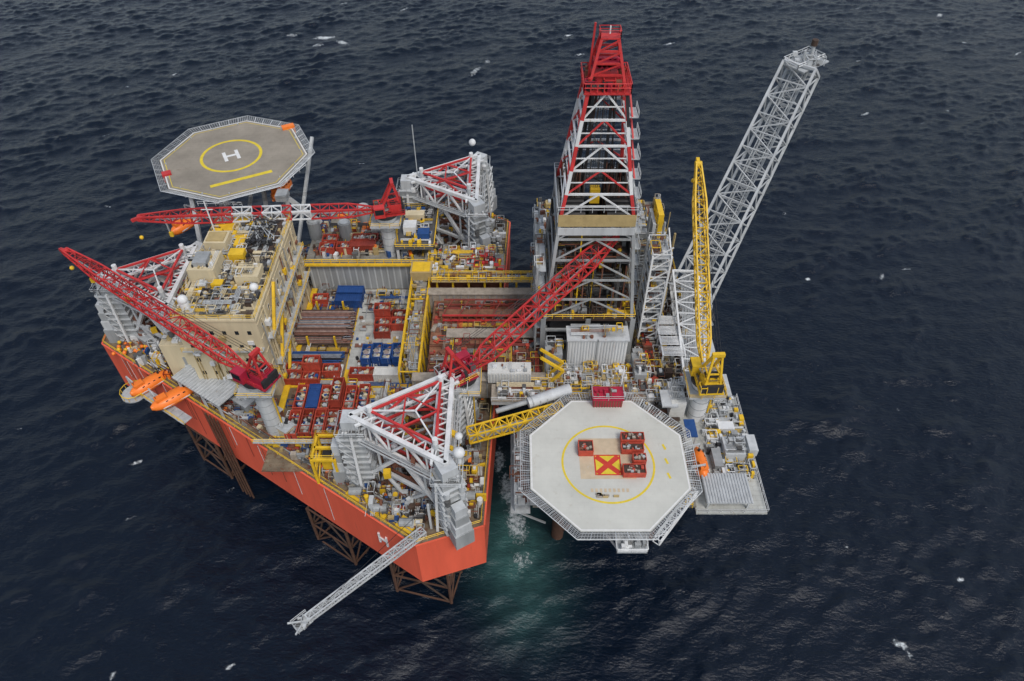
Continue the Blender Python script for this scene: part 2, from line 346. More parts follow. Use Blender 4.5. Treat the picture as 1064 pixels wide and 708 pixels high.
for x,y,w,d,h in ((-61.2,124.5,4.2,3,1.1),(-62.3,114.3,2.4,2,1.2),(-55.8,114.5,3,2.2,2.2),(-58.5,127.3,3,1.8,1),(-56.5,119,2,3,1.4),(-62,122,2,1.5,1.8),(-57.5,106,2.2,1.6,1.5)): b.box(x-w/2,x+w/2,y-d/2,y+d/2,50.2,50.2+h,'yellow')
b.box(-55.5,-49.3,116.5,127,50.2,51.1,'darkbrown')
for k in range(80): b.strut((U(-55.5,-49.5),U(116.5,127),51.1+R()),(U(-55.5,-49.5),U(116.5,127),51.3+R()*1.2),U(.06,.16),random.choice(['dark','darkgrey','galv','dark']),5)
for k in range(5): b.cyl(-54.6+k*1.15,118.3,51.1,52.3,.45,'dark',10)
b.clutter(-63.5,-49,97.7,128.3,50.2,330,['cream','dark','yellow','white','galv','cream','darkbrown','lgrey','khaki','darkgrey'],smax=1.4,hmax=1.4)
b.clutter(-70.5,-64.5,100.5,117.5,40,140,['cream','dark','grey','white','galv','khaki'],smax=1.6,hmax=1.3)
b.strut((-62,121,50),(-62,121,60),.1,'white');b.strut((-63.2,121,58),(-60.8,121,58),.07,'white')
b.strut((-23,151,40),(-23,151,60),.08,'lgrey')
M=Matrix.Translation((-61.5,95.6,33))@Matrix.Rotation(math.radians(-33),4,'Z')
b.M=M;b.box(-8,6,-3,3,0,.3,'lgrey')
for k in range(18): b.box(-7.8+k*.78,-7.5+k*.78,-3,3,.3,.42,'galv')
for x in(-7,0,5):
    for y in(-2.5,2.5): b.strut((x,y,-5),(x,y,0),.2,'lgrey')
b.M=None
b.obj('accommodation_block',rig)

# ---- pipe deck
b=B()
b.box(-48,-36,78,130,28.0,28.12,'deck');b.box(-36,-23.5,82,130,28.0,28.14,'deck_pale')
b.box(-48.2,-46.9,84,130,28.14,28.5,'yellow')
for x in (-36,-23.6): b.box(x-.12,x+.12,84,130,28.14,28.18,'yellow')
b.box(-47,-24,83.6,84.3,28.14,28.6,'yellow');b.box(-36,-35.2,99.4,104,28.15,28.3,'yellow');b.box(-47,-24,98.9,99.3,28.15,28.5,'yellow')
b.box(-48,-23.5,130.4,131.2,28,36,'grey')
for k in range(16): b.box(-47.6+k*1.5,-47.3+k*1.5,130.25,130.4,28.1,35.8,'lgrey')
b.box(-48,-20,131.2,150,28,36,'grey');b.box(-48.4,-19.6,130,150.5,36,36.3,'deck_grey')
b.rail([(-48.4,130),(-19.6,130)],36.3,'yellow',r=.09);b.box(-48.4,-19.6,129.2,130,36.0,36.35,'yellow')
b.clutter(-47,-21,131.5,149,36.3,300,MIX,smax=2.0,hmax=2.0)
for x,y in((-47.5,140),(-40,139.5),(-36.5,146)):
    b.cyl(x,y,36.3,41,1.5,'grey',18);b.cyl(x,y,41,41.3,1.1,'galv',18)
b.box(-27,-18,131,147,39.5,39.9,'darkgrey');b.rail([(-27,131),(-18,131),(-18,147),(-27,147)],39.9,'yellow',closed=True,r=.08)
for x in(-26.5,-18.5):
    for y in (131.5,146.5): b.strut((x,y,28),(x,y,39.5),.3,'lgrey')
b.box(-25.5,-22.5,136,139,39.9,42.1,'white');b.box(-22,-19.3,134,136.4,39.9,41.8,'blue');b.box(-25.5,-21,141,143,39.9,42,'cream')
b.clutter(-26,-19,132,146,39.9,60,['white','blue','yellow','dark','grey'],smax=1.3)
for x in (-22.8,-18.8):
    b.box(x-.18,x+.18,96,127.5,35.6,36.1,'yellow')
    for k in range(9): b.strut((x,96.2+k*3.9,28),(x,96.2+k*3.9,35.4),.18,'yellow')
    b.rail([(x,96),(x,127.5)],36.2,'yellow',r=.07)
b.box(-21.6,-19.4,96.5,127,35.5,35.65,'deck_grey')
for k in (0,3,4,8,11): b.box(-22.6,-19,96.5+k*2.7,96.8+k*2.7,35.75,35.95,'yellow')
for k in range(4): b.strut((-18.8,97+k*8,28),(-22.8,100+k*8,35.4),.15,'yellow')
b.clutter(-22.3,-19.3,97,126.5,35.66,70,['yellow','grey','rust','tarp','galv','khaki'],smax=1.2,hmax=.9)
b.box(-23,-18.2,124,128,36.2,38.6,'khaki');b.box(-22.6,-18.6,124.4,127.6,38.6,38.75,'yellow')
b.box(-25,-17,92,96,31.5,31.8,'khaki');b.rail([(-25,92),(-17,92),(-17,96)],31.8,'yellow',r=.08)
b.clutter(-24.5,-17.5,92.3,95.7,31.8,40,['yellow','grey','blue','rust','yellow'],smax=1.2)
for x in (-36.5,-32.3):
    for y in (75.5,81): b.strut((x,y,28),(x,y,35.5),.24,'yellow')
    b.strut((x,75.5,35.5),(x,81,35.5),.26,'yellow');b.strut((x,75.5,31.5),(x,81,31.5),.2,'yellow')
    b.strut((x,75.5,28),(x,81,31.5),.12,'yellow');b.strut((x,75.5,31.5),(x,81,35.5),.12,'yellow')
for y in (75.5,78.2,81): b.strut((-36.5,y,35.5),(-32.3,y,35.5),.26,'yellow')
b.box(-35.4,-33.4,76.9,79.6,30.5,33.2,'yellow');b.box(-35.2,-33.6,77.4,79.2,33.2,34.2,'dark')
b.rail([(-36.5,75.5),(-32.3,75.5),(-32.3,81),(-36.5,81)],35.8,'yellow',closed=True)
b.box(-50,-29,82.4,83.4,31,31.2,'galv');b.rail([(-50,82.4),(-29,82.4)],31.2,'yellow')
b.clutter(-35,-24.5,86,129,28.15,170,['yellow','grey','white','rust','blue','dark','tarp'],smax=1.1,hmax=.9)
b.clutter(-46.5,-36.5,85,130,28.15,130,['yellow','grey','white','rust','blue','darkbrown'],smax=1.0,hmax=.8)
b.obj('pipe_deck',rig)
b=B()
for lay in range(7):
    for k in range(30-lay):
        y=111+lay*.17+k*.34+U(-.04,.04);z=28.9+lay*.34
        x0=-51.0+U(-.9,.9)+ (0 if y<117 else 1.5);x1=-36.3+U(-1.6,.8)
        b.strut((x0,y,z),(x1,y,z),.13,random.choice(['pipe_rust']*4+['pipe_pale','pipe_pale','pipe_pale','pipe_grey','rust','darkbrown']),6,smooth=True)
for x in(-49,-45,-39):
    for y in (110.5,121.8): b.strut((x,y,28),(x,y,31.8),.2,'yellow')
    b.strut((x,110.5,28.5),(x,121.8,28.5),.2,'darkgrey')
b.obj('drill_pipe_stack')
b=B()
for lay in range(4):
    for k in range(8-lay):
        y=105.6+lay*.2+k*.4;b.strut((-50.6+U(-.5,.3),y,28.8+lay*.33),(-37.0+U(-.6,.5),y,28.8+lay*.33),.16,random.choice(['blue','pipe_grey','blue','dark']),6,smooth=True)
b.obj('drill_collar_stack')
# ---- cantilever
b=B()
for y0 in (94.2,119.6):
    b.box(-20,27,y0,y0+1.6,30.5,36,'tarp');b.box(-20,27,y0-.3,y0+1.9,36,36.3,'tarp')
    for k in range(30): b.box(-19.5+k*1.6,-19.3+k*1.6,y0-.14,y0,30.7,35.9,'grey')
b.box(-17.5,7,95.8,119.6,33.2,33.7,'rustfloor')
b.box(-17.5,-1,106,119.6,33.7,34.1,'rustfloor')
for k in range(6): b.box(-17.5,6.5,97.5+k*4,97.75+k*4,33.7,34.2,'rust')
b.clutter(-17,6,96.5,119,33.7,380,['rust','darkbrown','rust','grey','yellow','tarp','container_red','dull_red','khaki','darkgrey'],smax=1.8,hmax=1.2)
b.box(-14,6,107,109.6,35,35.3,'tarp');b.box(-16,4,113.4,115.6,35,35.2,'rustfloor')
for k in range(12): b.strut((-15+k*1.8,112,34),(-15+k*1.8,112,36.8),.1,'dull_red')
for z in (35.3,36.8):
    b.strut((-15,112,z),(5,112,z),.14,'crane_red');b.strut((-15,117,z),(5,117,z),.14,'dull_red')
for k in range(6): b.strut((-15+k*3.6,112,36.8),(-13+k*3.6,117,36.8),.1,'dull_red')
b.box(-18,6,121.8,124,37.6,37.9,'khaki');b.rail([(-18,121.8),(6,121.8)],37.9,'yellow',r=.1);b.rail([(-18,124),(6,124)],37.9,'yellow',r=.1)
b.clutter(-17,5,122.2,123.7,37.9,50,['yellow','grey','rust','khaki'],smax=1.0,hmax=.9)
for k in range(7): b.strut((-17+k*3.6,123,28),(-17+k*3.6,123,37.6),.22,'yellow')
b.box(-20,-2,124.5,134,31,37.2,'rust');b.box(-20.3,-1.8,124.3,134.3,37.2,37.5,'deck_grey')
b.clutter(-19.5,-2.5,125,134,37.5,180,['yellow','rust','grey','crane_red','white','dark','khaki'],smax=1.8,hmax=1.6)
b.cb(-.5,94.8,36.3,8.5,3,2.8,'container_white');b.clutter(-4,3,93.8,95.8,39.1,10,['lgrey','grey','rust','white'],smin=.3,smax=.9,hmax=.5)
for k in range(14): b.cb(-4.3+k*.6,93.25,36.4,.25,.12,2.5,'lgrey')
for k in range(2): b.strut((5.5,93+k*2.2,34),(10,93.2+k*2.2,40),.24,'yellow');b.strut((5.5,93+k*2.2,44),(10,93.2+k*2.2,40),.24,'yellow')
b.rail([(3,93.6),(12,93.6)],36.3,'yellow',r=.08)
b.obj('cantilever',rig)

# ============================================================ DERRICK
b=B();der=empty('drilling_derrick')
cx,cy=15.3,112.6
for x in (cx-9,cx,cx+9):
    for y in (cy-8.6,cy+8.6): b.strut((x,y,33),(x,y,44),.5,'grey')
for z in (37,40.5):
    for q in(-1,1): b.strut((cx-9,cy+q*8.6,z),(cx+9,cy+q*8.6,z),.25,'grey');b.strut((cx+q*9,cy-8.6,z),(cx+q*9,cy+8.6,z),.25,'grey')
b.box(cx-9.3,cx+9.3,cy-9,cy+9,43.4,44,'darkbrown')
b.box(cx-7.5,cx+7.5,cy-7.4,cy+7.4,34,43.3,'dark')
b.clutter(cx-8.5,cx+8.5,cy-8.4,cy+8.4,44,240,['dark','rust','yellow','grey','darkbrown','darkgrey','darkgrey'],smax=2.0,hmax=2.4)
b.rail([(cx-9.3,cy-9),(cx+9.3,cy-9),(cx+9.3,cy+9),(cx-9.3,cy+9)],44,'yellow',closed=True,r=.07)
b.obj('substructure',der)
b=B()
def half(z):
    if z<=67: return 8.7+(6.6-8.7)*(z-44)/23
    return 6.4+(3.1-6.4)*(z-67)/22
def corner(i,z):
    h=half(z);q=((-1,-1),(1,-1),(1,1),(-1,1))[i];return (cx+q[0]*h,cy+q[1]*h,z)
lv=[44,48.6,53.2,57.8,62.4,67]+[67+22*k/5 for k in range(1,6)]
for i,(z0,z1) in enumerate(zip(lv[:-1],lv[1:])):
    up=z0>=67
    m=('white' if (i%2==0) else 'crane_red') if up else 'grey'
    bm='crane_red' if up and i%2==0 else 'white'
    for j in range(4):
        k=(j+1)%4;a,c=corner(j,z0),corner(k,z0);a1,c1=corner(j,z1),corner(k,z1)
        b.strut(a,a1,.3,m);b.strut(a1,c1,.17,'white' if up else 'grey')
        mid=tuple((a1[t]+c1[t])/2 for t in range(3));lm='grey' if j==0 else 'darkgrey'
        b.strut(a,mid,.13,bm if up else lm);b.strut(c,mid,.13,bm if up else lm)
        if up:
            h1=tuple((a[t]+mid[t])/2 for t in range(3));b.strut(tuple((a[t]+a1[t])/2 for t in range(3)),h1,.08,'white')
            h2=tuple((c[t]+mid[t])/2 for t in range(3));b.strut(tuple((c[t]+c1[t])/2 for t in range(3)),h2,.08,'white');b.strut(h1,h2,.08,'white')
b.obj('mast',der)
b=B()
b.box(cx-7.6,cx+7.6,cy+6.3,cy+6.5,44,62,'dark');b.box(cx-7.4,cx-7.2,cy-2,cy+6.3,44,60,'dark');b.box(cx+7.2,cx+7.4,cy-4,cy+6.3,44,60,'dark')
for k in range(260):
    x=cx+random.choice([-1,1])*U(2.0,6);y=cy+U(-1,5.8);b.strut((x,y,44),(x+U(-.1,.1),y+.4,66+U(0,7)),.12,random.choice(['darkbrown','dark','darkbrown','rust','darkgrey']),5,cap=False)
for k in range(40):
    x=cx+U(-7,7);y=cy+random.choice([-6.6,6.2,U(-6,6)]);b.strut((x,y,44),(x,y,U(50,66)),.11,random.choice(['darkgrey','dark','rust','yellow','darkgrey']),4)
for k in range(50):
    z=U(46,65);y=cy+U(-6.5,6.5);b.strut((cx-U(3,7),y,z),(cx+U(3,7),y,z),.1,random.choice(['darkgrey','dark','rust','khaki','darkgrey']),4)
for z in (50,56,61.5):
    for q in(-1,1): b.box(cx+q*6-1.2,cx+q*6+1.2,cy-6.3,cy+5,z,z+.12,'darkgrey');b.clutter(cx+q*6-1,cx+q*6+1,cy-6,cy+4.5,z+.12,16,['grey','rust','yellow','dark','khaki'],smax=1,hmax=1.2)
hh=7.0;z=66.2
b.box(cx-hh,cx+hh,cy-hh-.15,cy-hh,z-.8,z+1.7,'khaki');b.box(cx-hh,cx+hh,cy+hh,cy+hh+.15,z,z+2.6,'grey')
b.box(cx-hh-.15,cx-hh,cy-hh,cy+hh,z,z+2.6,'lgrey');b.box(cx+hh,cx+hh+.15,cy-hh,cy+hh,z,z+2.6,'lgrey')
b.box(cx-hh,cx+hh,cy-hh-.35,cy-hh-.18,z-2.6,z-1.0,'lgrey')
b.box(cx-6.8,cx-2,cy-6.8,cy+6.8,66.6,66.8,'darkgrey');b.box(cx+2,cx+6.8,cy-6.8,cy+6.8,66.6,66.8,'darkgrey')
for k in range(10):
    for q in(-1,1): b.box(cx+(2 if q>0 else -6.8),cx+(6.8 if q>0 else -2),cy-6+k*1.3,cy-5.8+k*1.3,66.85,67.1,'dark')
b.rail([(cx-7.2,cy-7.2),(cx+7.2,cy-7.2),(cx+7.2,cy+7.2),(cx-7.2,cy+7.2)],68.5,'lgrey',closed=True)
b.box(cx-.9,cx+.9,cy-.8,cy+.8,66,69,'yellow');b.box(cx-.8,cx+.8,cy-.8,cy+.8,58,65.5,'dark')
for ddx in(-.8,-.4,0,.4,.8): b.strut((cx+ddx,cy,69),(cx+ddx*.8,cy,92),.05,'dark',3,cap=False)
for q in(-1,1): b.strut((cx+q*2,cy+3,44),(cx+q*1.6,cy+2,89),.25,'dark');b.strut((cx+q*3.4,cy+4,60),(cx+q*2.2,cy+2,89),.14,'dark')
for k in range(14):
    x=U(-5,5);b.strut((cx+x,cy+U(3,5),67),(cx+x*.45,cy+2.4,88.5),.1,random.choice(['dark','darkgrey','darkbrown']),4)
b.strut((cx+6.3,cy-6.3,67),(cx+3.2,cy-3.2,89),.25,'dark')
b.strut((cx+7.2,cy+5.5,44),(cx+3.6,cy+2.6,89),.3,'crane_red')
for k in range(11):
    z=44+k*4;h=half(min(z,88));x=cx+h
    b.box(x+.2,x+2.0,cy-2,cy+1.5,z,z+.12,'galv');b.rail([(x+2.0,cy-2),(x+2.0,cy+1.5)],z+.12,'lgrey')
    h2=half(min(z+4,88));b.strut((x+1,cy-1.8,z),(cx+h2+1,cy+1.3,z+4),.14,'crane_red' if k>6 else 'lgrey')
b.obj('racking_and_windwalls',der)
b=B()
b.box(cx-3.8,cx+3.8,cy-3.8,cy+3.8,89,89.3,'crane_red')
b.rail([(cx-3.8,cy-3.8),(cx+3.8,cy-3.8),(cx+3.8,cy+3.8),(cx-3.8,cy+3.8)],89.3,'crane_red',closed=True,r=.1,h=1.6,step=1)
b.box(cx-1.9,cx+1.9,cy-1.9,cy+1.9,89.3,91.2,'crane_red')
for q in(-1,1):
    for p in(-1,1): b.strut((cx+q*3.0,cy+p*2.6,89.4),(cx+q*1.3,cy+p*.8,97),.22,'crane_red')
    b.strut((cx+q*3,cy-2.6,89.4),(cx+q*3,cy+2.6,89.4),.3,'crane_red')
for z in(91.5,93.2,95):
    t=(z-89.4)/7.6;w=3-1.7*t;d=2.6-1.8*t
    for q in(-1,1):
        b.strut((cx-w,cy+q*d,z),(cx+w,cy+q*d,z),.15,'crane_red');b.strut((cx+q*w,cy-d,z),(cx+q*w,cy+d,z),.15,'crane_red')
        b.strut((cx-w,cy+q*d,z),(cx+w*.85,cy+q*d*.85,z+1.7),.1,'crane_red')
b.box(cx-1.8,cx+1.8,cy-1.2,cy+1.2,93.1,93.2,'magenta_red')
b.box(cx-1.6,cx+1.6,cy-1.1,cy+1.1,96.8,97.0,'crane_red');b.rail([(cx-1.6,cy-1.1),(cx+1.6,cy-1.1),(cx+1.6,cy+1.1),(cx-1.6,cy+1.1)],97.0,'crane_red',closed=True,r=.08)
b.strut((cx-2.9,cy,89.4),(cx-2.4,cy,99),.15,'crane_red');b.strut((cx,cy,97.2),(cx,cy,98.5),.1,'white')
for k in range(5): b.strut((cx-1.6+k*.8,cy-.25,92.6),(cx-1.6+k*.8,cy+.25,92.6),.9,'magenta_red',12)
b.clutter(cx-3.3,cx+3.3,cy-3.3,cy+3.3,89.3,56,['crane_red','magenta_red','rust','dark'],smin=.3,smax=1.1,hmax=2)
b.obj('crown_block',der)

# ============================================================ FIXED PLATFORM
plat=empty('fixed_platform')
b=B()
b.box(7,38,92,158,26,33.2,'grey');b.box(6.6,38.4,91.6,158.4,33.2,33.6,'deck_grey')
b.box(5,31,70,91.6,28,35,'darkgrey');b.box(3.6,31.9,66,91.6,35,35.3,'deck_grey')
b.box(32,44,72,98,31,33.6,'lgrey');b.box(32,44.4,65.5,91.5,33.6,34,'deck_pale')
for k in range(6): b.box(32.2+k*2.3,32.5+k*2.3,65.8,72,33,33.6,'grey')
b.box(38.4,43,92,118,32,33.6,'lgrey')
for x in (10,30):
    for y in (80,105,130,152):
        b.cyl(x,y,-8,26,1.3,'leg_rust',12)
for y in (80,105,130,152):
    b.strut((10,y,24),(30,y,2),.6,'leg_rust',8);b.strut((30,y,24),(10,y,2),.6,'leg_rust',8)
for x in(10,30):
    for y0,y1 in((80,105),(105,130),(130,152)): b.strut((x,y0,24),(x,y1,2),.6,'leg_rust',8);b.strut((x,y0,4),(x,y1,4),.5,'leg_rust',8)
b.rail([(6.6,158.4),(6.6,91.6)],33.6,'yellow',r=.08);b.rail([(38.4,158.4),(38.4,118)],33.6,'yellow',r=.08)
for k in range(12):
    y=96+k*4.8;b.strut((7,y,33.6),(7,y,40),.22,'grey')
b.obj('topsides',plat)
b=B()
b.clutter(7,38,123,157,33.6,560,GREYS+['rust','darkbrown','khaki'],smax=2.6,hmax=4)
b.clutter(26,38,92.5,124,33.6,700,GREYS+['rust','khaki','darkbrown'],smax=1.9,hmax=3)
b.clutter(4,32,66,91,35.3,300,GREYS,smax=1.8,hmax=2)
b.box(8,23,126,138,33.6,46,'darkgrey');b.box(24.5,29,124,134,33.6,50,'grey')
for k in range(7): b.box(24.3,29.2,123.8,134.2,36+k*2,36.2+k*2,'darkgrey')
b.clutter(8.5,22.5,126.5,137.5,46,90,GREYS,smax=1.8,hmax=2);b.clutter(24.8,28.8,124.3,133.7,50,34,GREYS,smax=1.5,hmax=2)
for y in (128,133):
    b.box(31.8,33.0,y,y+1.0,33.6,51,'yellow')
b.box(31.8,33.0,128,134.0,51,51.5,'yellow')
for k in range(8): b.box(31.9,32.9,129.1,132.9,35+k*2,35.2+k*2,'yellow')
for k in range(7): b.strut((32.4,128.5,35+k*2.2),(32.4,133,37.2+k*2.2),.12,'yellow')
b.box(30.9,31.6,128,134,33.6,49,'lgrey')
for x in (26.6,30.2):
    for y in(106,112): b.strut((x,y,33.6),(x,y,58),.18,'white')
for k in range(9):
    z=35+k*2.8
    b.box(26.6,30.2,106,112,z,z+.1,'galv')
    for a,c in (((26.6,106),(30.2,106)),((30.2,106),(30.2,112)),((30.2,112),(26.6,112)),((26.6,112),(26.6,106))): b.strut((*a,z+1.1),(*c,z+1.1),.07,'white')
    b.strut((30.2,106,z),(30.2,112,z+2.8),.12,'white');b.strut((26.6,106,z),(30.2,106,z+2.8),.1,'white');b.clutter(27,29.8,106.3,111.6,z+.1,9,['white','grey','rust','yellow','darkgrey'],smax=.9,hmax=1.2)
for k in range(22):
    x=U(26.8,33);y=U(113,124);b.strut((x,y,33.6),(x,y,U(40,56)),U(.08,.25),random.choice(['grey','lgrey','rust','khaki','darkgrey']),6)
for k in range(30):
    z=U(36,52);y=U(113,124);b.strut((26.5,y,z),(33,y+U(-3,3),z),U(.06,.16),random.choice(['grey','lgrey','rust','khaki','white']),5)
for z in (36,41,46,51,56):
    b.strut((5.2,104,z),(5.2,124,z),.15,'grey');b.box(4.6,6.4,104,124,z,z+.1,'galv');b.rail([(4.6,104),(4.6,124)],z+.1,'lgrey');b.clutter(4.8,6.3,104.5,123.5,z+.1,16,['grey','khaki','rust','yellow','darkgrey','white'],smax=1.2,hmax=1.6)
for y in (104,109,114,119,124): b.strut((4.8,y,33.6),(4.8,y,57),.18,'grey')
for k in range(4): b.strut((4.8,104+k*5,36+k*5),(4.8,109+k*5,41+k*5),.15,'grey')
b.box(11.0,22.6,97.5,101,33.6,44,'white')
for k in range(20): b.box(11.2+k*.57,11.42+k*.57,97.35,97.5,34,43.8,'lgrey')
b.box(16.6,16.9,97.2,97.5,34,44.4,'grey');b.box(10.7,22.9,97.2,101.3,44,44.3,'lgrey');b.clutter(11.5,22,97.8,100.8,44.3,20,['lgrey','grey','rust','yellow'],smax=1.2,hmax=.7)
b.box(24,26.4,93,99,33.6,39,'grey');b.box(6.6,10,97,101,33.6,40.5,'grey')
b.clutter(6.8,9.8,97.2,100.8,40.5,12,GREYS,smax=1);b.clutter(24.2,26.2,93.2,98.8,39,12,GREYS,smax=1)
b.clutter(7,27,92.5,97,36.4,170,['yellow','rust','grey','lgrey','white','khaki'],smax=1.4,hmax=1.8)
b.box(-4,31,88.6,92.6,35.2,36.4,'lgrey');b.box(-4,31,88.4,92.8,36.4,36.55,'tarp')
b.rail([(-4,88.4),(31,88.4)],36.55,'lgrey')
b.clutter(-3,30,89,92.4,36.55,130,['grey','rust','yellow','lgrey','white','cream','darkgrey'],smax=1.3,hmax=1.3)
for k in range(4):
    y=99+k*3
    for j in range(7): b.strut((30.5,y+j*.38,38.2),(35.0,y+j*.38,38.2),.11,'white',5)
    b.strut((30.5,y-.2,38.2),(30.5,y+2.5,38.2),.16,'white');b.strut((35,y-.2,38.2),(35,y+2.5,38.2),.16,'white')
    for x in(30.5,35): b.strut((x,y,33.6),(x,y,38.2),.14,'white')
for k in range(5): b.cb(28.4,95+k*3.2,34,1.8,2.4,1.8,random.choice(['container_red','container_red','rust']))
b.rail([(44.4,91.5),(44.4,65.5),(32,65.5)],34,'white')
b.box(33.5,41.5,66,72,36.2,36.5,'lgrey')
for k in range(16): b.box(33.6+k*.5,33.8+k*.5,66,72,36.5,36.65,'galv')
for x in(34,41):
    for y in(66.5,71.5): b.strut((x,y,34),(x,y,36.2),.15,'lgrey')
b.box(38.8,42.4,76,80,34,36.6,'lgrey');b.box(39,42,82.5,84.3,34,35.6,'white');b.box(43.4,45.0,77,80.6,34.6,36.4,'lgrey')
b.box(36.6,38.2,74,78,34,35.8,'grey');b.clutter(38.9,42.2,76.2,79.8,36.6,10,['grey','lgrey','darkgrey'],smax=.9,hmax=.7)
b.clutter(36.5,44,72.5,91,34,250,['lgrey','white','grey','dark','yellow','lgrey'],smax=1.4,hmax=1.8)
b.box(29.8,32.6,85,90.5,36,40.0,'container_white');b.clutter(30,32.4,85.2,90.2,40,9,['grey','lgrey'],smax=.9,hmax=.8)
b.box(31.6,33.6,78,82,39.0,39.2,'blue')
for y in(78.5,81.5): b.strut((33.4,y,34),(33.4,y,39),.1,'lgrey')
for z,x in((36,1.2),(33,0.6)):
    b.box(x-.8,x+2.6,66,83,z,z+.15,'galv');b.rail([(x-.8,66),(x-.8,83)],z+.15,'lgrey')
b.clutter(.6,3.6,66,83,36.1,70,['lgrey','white','grey','rust'],smax=1.2,hmax=1.2)
for y in(66.5,72,77,82.5): b.strut((.6,y,33),(.6,y,38),.12,'lgrey');b.strut((.6,y,33),(6,y,29),.15,'grey')
b.box(17,22,56.6,60.5,36.6,36.8,'galv');b.rail([(17,60.5),(17,56.6),(22,56.6),(22,60.5)],36.8,'white',r=.07);b.clutter(17.5,21.5,57,59.6,36.8,14,['white','grey'],smax=1)
b.truss((23.5,58,38),(31.5,68,37),1.2,1.2,1.2,1.2,7,.1,.06,'white')
for k in range(6): b.strut((17.5+k*.9,57,36.6),(12+k*2.6,70,31),.15,'lgrey')
b.obj('modules',plat)

# ============================================================ helidecks
def octo(cx,cy,ap,rot):
    r=ap/math.cos(math.pi/8);return [(cx+r*math.cos(rot+math.pi/8+i*math.pi/4),cy+r*math.sin(rot+math.pi/8+i*math.pi/4)) for i in range(8)]
def ring(b,cx,cy,r0,r1,z,mat,n=72):
    vs=[];fs=[]
    for i in range(n):
        t=2*math.pi*i/n
        vs+=[(cx+r0*math.cos(t),cy+r0*math.sin(t),z),(cx+r1*math.cos(t),cy+r1*math.sin(t),z)]
    for i in range(n): j=(i+1)%n;fs.append((2*i,2*i+1,2*j+1,2*j))
    b.add(vs,fs,mat)
def polyring(b,P,Q,z,mat):
    n=len(P)
    b.add([(x,y,z) for x,y in P]+[(x,y,z) for x,y in Q],[(i,n+i,n+(i+1)%n,(i+1)%n) for i in range(n)],mat)
def sheet(b,cx,cy,w,h,ang,z,mat):
    c,s=math.cos(ang),math.sin(ang);b.add([(cx+x*c-y*s,cy+x*s+y*c,z) for x,y in((-w/2,-h/2),(w/2,-h/2),(w/2,h/2),(-w/2,h/2))],[(0,1,2,3)],mat)
def helideck(name,cx,cy,z,ap,rot,surf):
    e=empty(name);b=B();P=octo(cx,cy,ap,rot)
    b.prism(P,z-.7,z,'grey',surf)
    b.obj('deck_slab',e);b=B()
    Q=octo(cx,cy,ap+1.6,rot);polyring(b,octo(cx,cy,ap-.4,rot),octo(cx,cy,ap-.15,rot),z+.02,'mark_white')
    for i in range(8):
        p0,p1,q0,q1=[Vector((*v,z-.1)) for v in (P[i],P[(i+1)%8])]+[Vector((*v,z+.35)) for v in (Q[i],Q[(i+1)%8])]
        for k in range(25):
            t=k/24;b.strut(p0.lerp(p1,t),q0.lerp(q1,t),.04 if k%4 else .1,'lgrey',3,cap=False)
        for t in(.2,.4,.6,.8,1): b.strut(p0.lerp(q0,t),p1.lerp(q1,t),.035 if t<1 else .09,'lgrey',3,cap=False)
    b.obj('safety_net',e);b=B()
    c,s=math.cos(rot),math.sin(rot)
    for k in range(-3,4):
        o=k*ap*.27;L=math.sqrt(max(1,(ap*.98)**2-o*o))*.93
        b.strut((cx-L*c-o*s,cy-L*s+o*c,z-1.2),(cx+L*c-o*s,cy+L*s+o*c,z-1.2),.35,'lgrey');b.strut((cx-o*c+L*s,cy-o*s-L*c,z-1.9),(cx-o*c-L*s,cy-o*s+L*c,z-1.9),.3,'lgrey')
    return e,b,c,s
e,b,c,s=helideck('helideck',-66,150.3,52,16,math.radians(27),'heli_brown')
for tx,ty in((-72,128),(-58,136),(-66,132),(-54,140)):
    b.strut((tx,ty,29),(tx-1,ty+10,50.5),.45,'lgrey');b.strut((tx,ty,29),(tx+4,ty+22,50.5),.35,'lgrey')
b.obj('support_frame',e);b=B();a=math.radians(27)
ring(b,-66.8,151,6.5,7.2,52.025,'mark_yellow')
H0=Vector((-66.8,151))
def loc(x,y): return (H0.x+x*c-y*s,H0.y+x*s+y*c)
for q in(-1,1): p=loc(q*1.45,0);sheet(b,*p,.8,4.2,a,52.03,'mark_white')
sheet(b,*loc(0,0),2.1,.8,a,52.034,'mark_white')
p=loc(0,-11.0);sheet(b,*p,14.0,1.1,a,52.03,'mark_yellow')
polyring(b,octo(-66,150.3,14.9,a),octo(-66,150.3,15.05,a),52.028,'mark_yellow')
b.obj('markings',e)
b=B()
for k in range(16):
    an=k*math.pi/8+.2;x,y=-66+15.4*math.cos(an),150.3+15.4*math.sin(an);b.cyl(x,y,52,52.3,.18,'galv',6)
b.cb(-56,163.8,50.5,3,1.4,2.2,'orange',27);b.cb(-79.5,143,50.5,2,1.6,2,'crane_red',27)
b.rail([(-52,137.5),(-48,146)],52,'white');b.box(-53,-50.5,135,138,50,51.5,'grey')
b.strut((-52,137,51),(-46,141,40),.5,'lgrey');b.rail([(-70,133.6),(-60,133.2)],50,'white')
b.obj('deck_equipment',e)
HX,HY=16.7,72.2
e,b,c,s=helideck('helideck',HX,HY,40,13.6,0,'heli_white')
for q in(-1,1):
    for y in(68,73,78,83): b.strut((HX+q*11,y,38.5),(HX+q*9,y,33),.3,'lgrey')
b.obj('support_frame',e);b=B()
ring(b,HX,HY-.4,7.75,8.12,40.024,'mark_yellow')
sheet(b,HX-.2,HY+.6,9.5,8.5,0,40.012,'mark_tan')
sheet(b,HX-.1,HY-.8,4.2,3.8,0,40.030,'mark_yellow')
for q in(-1,1): sheet(b,HX-.1,HY-.8,5.2,.95,q*math.radians(42),40.05+.008*q,'mark_red')
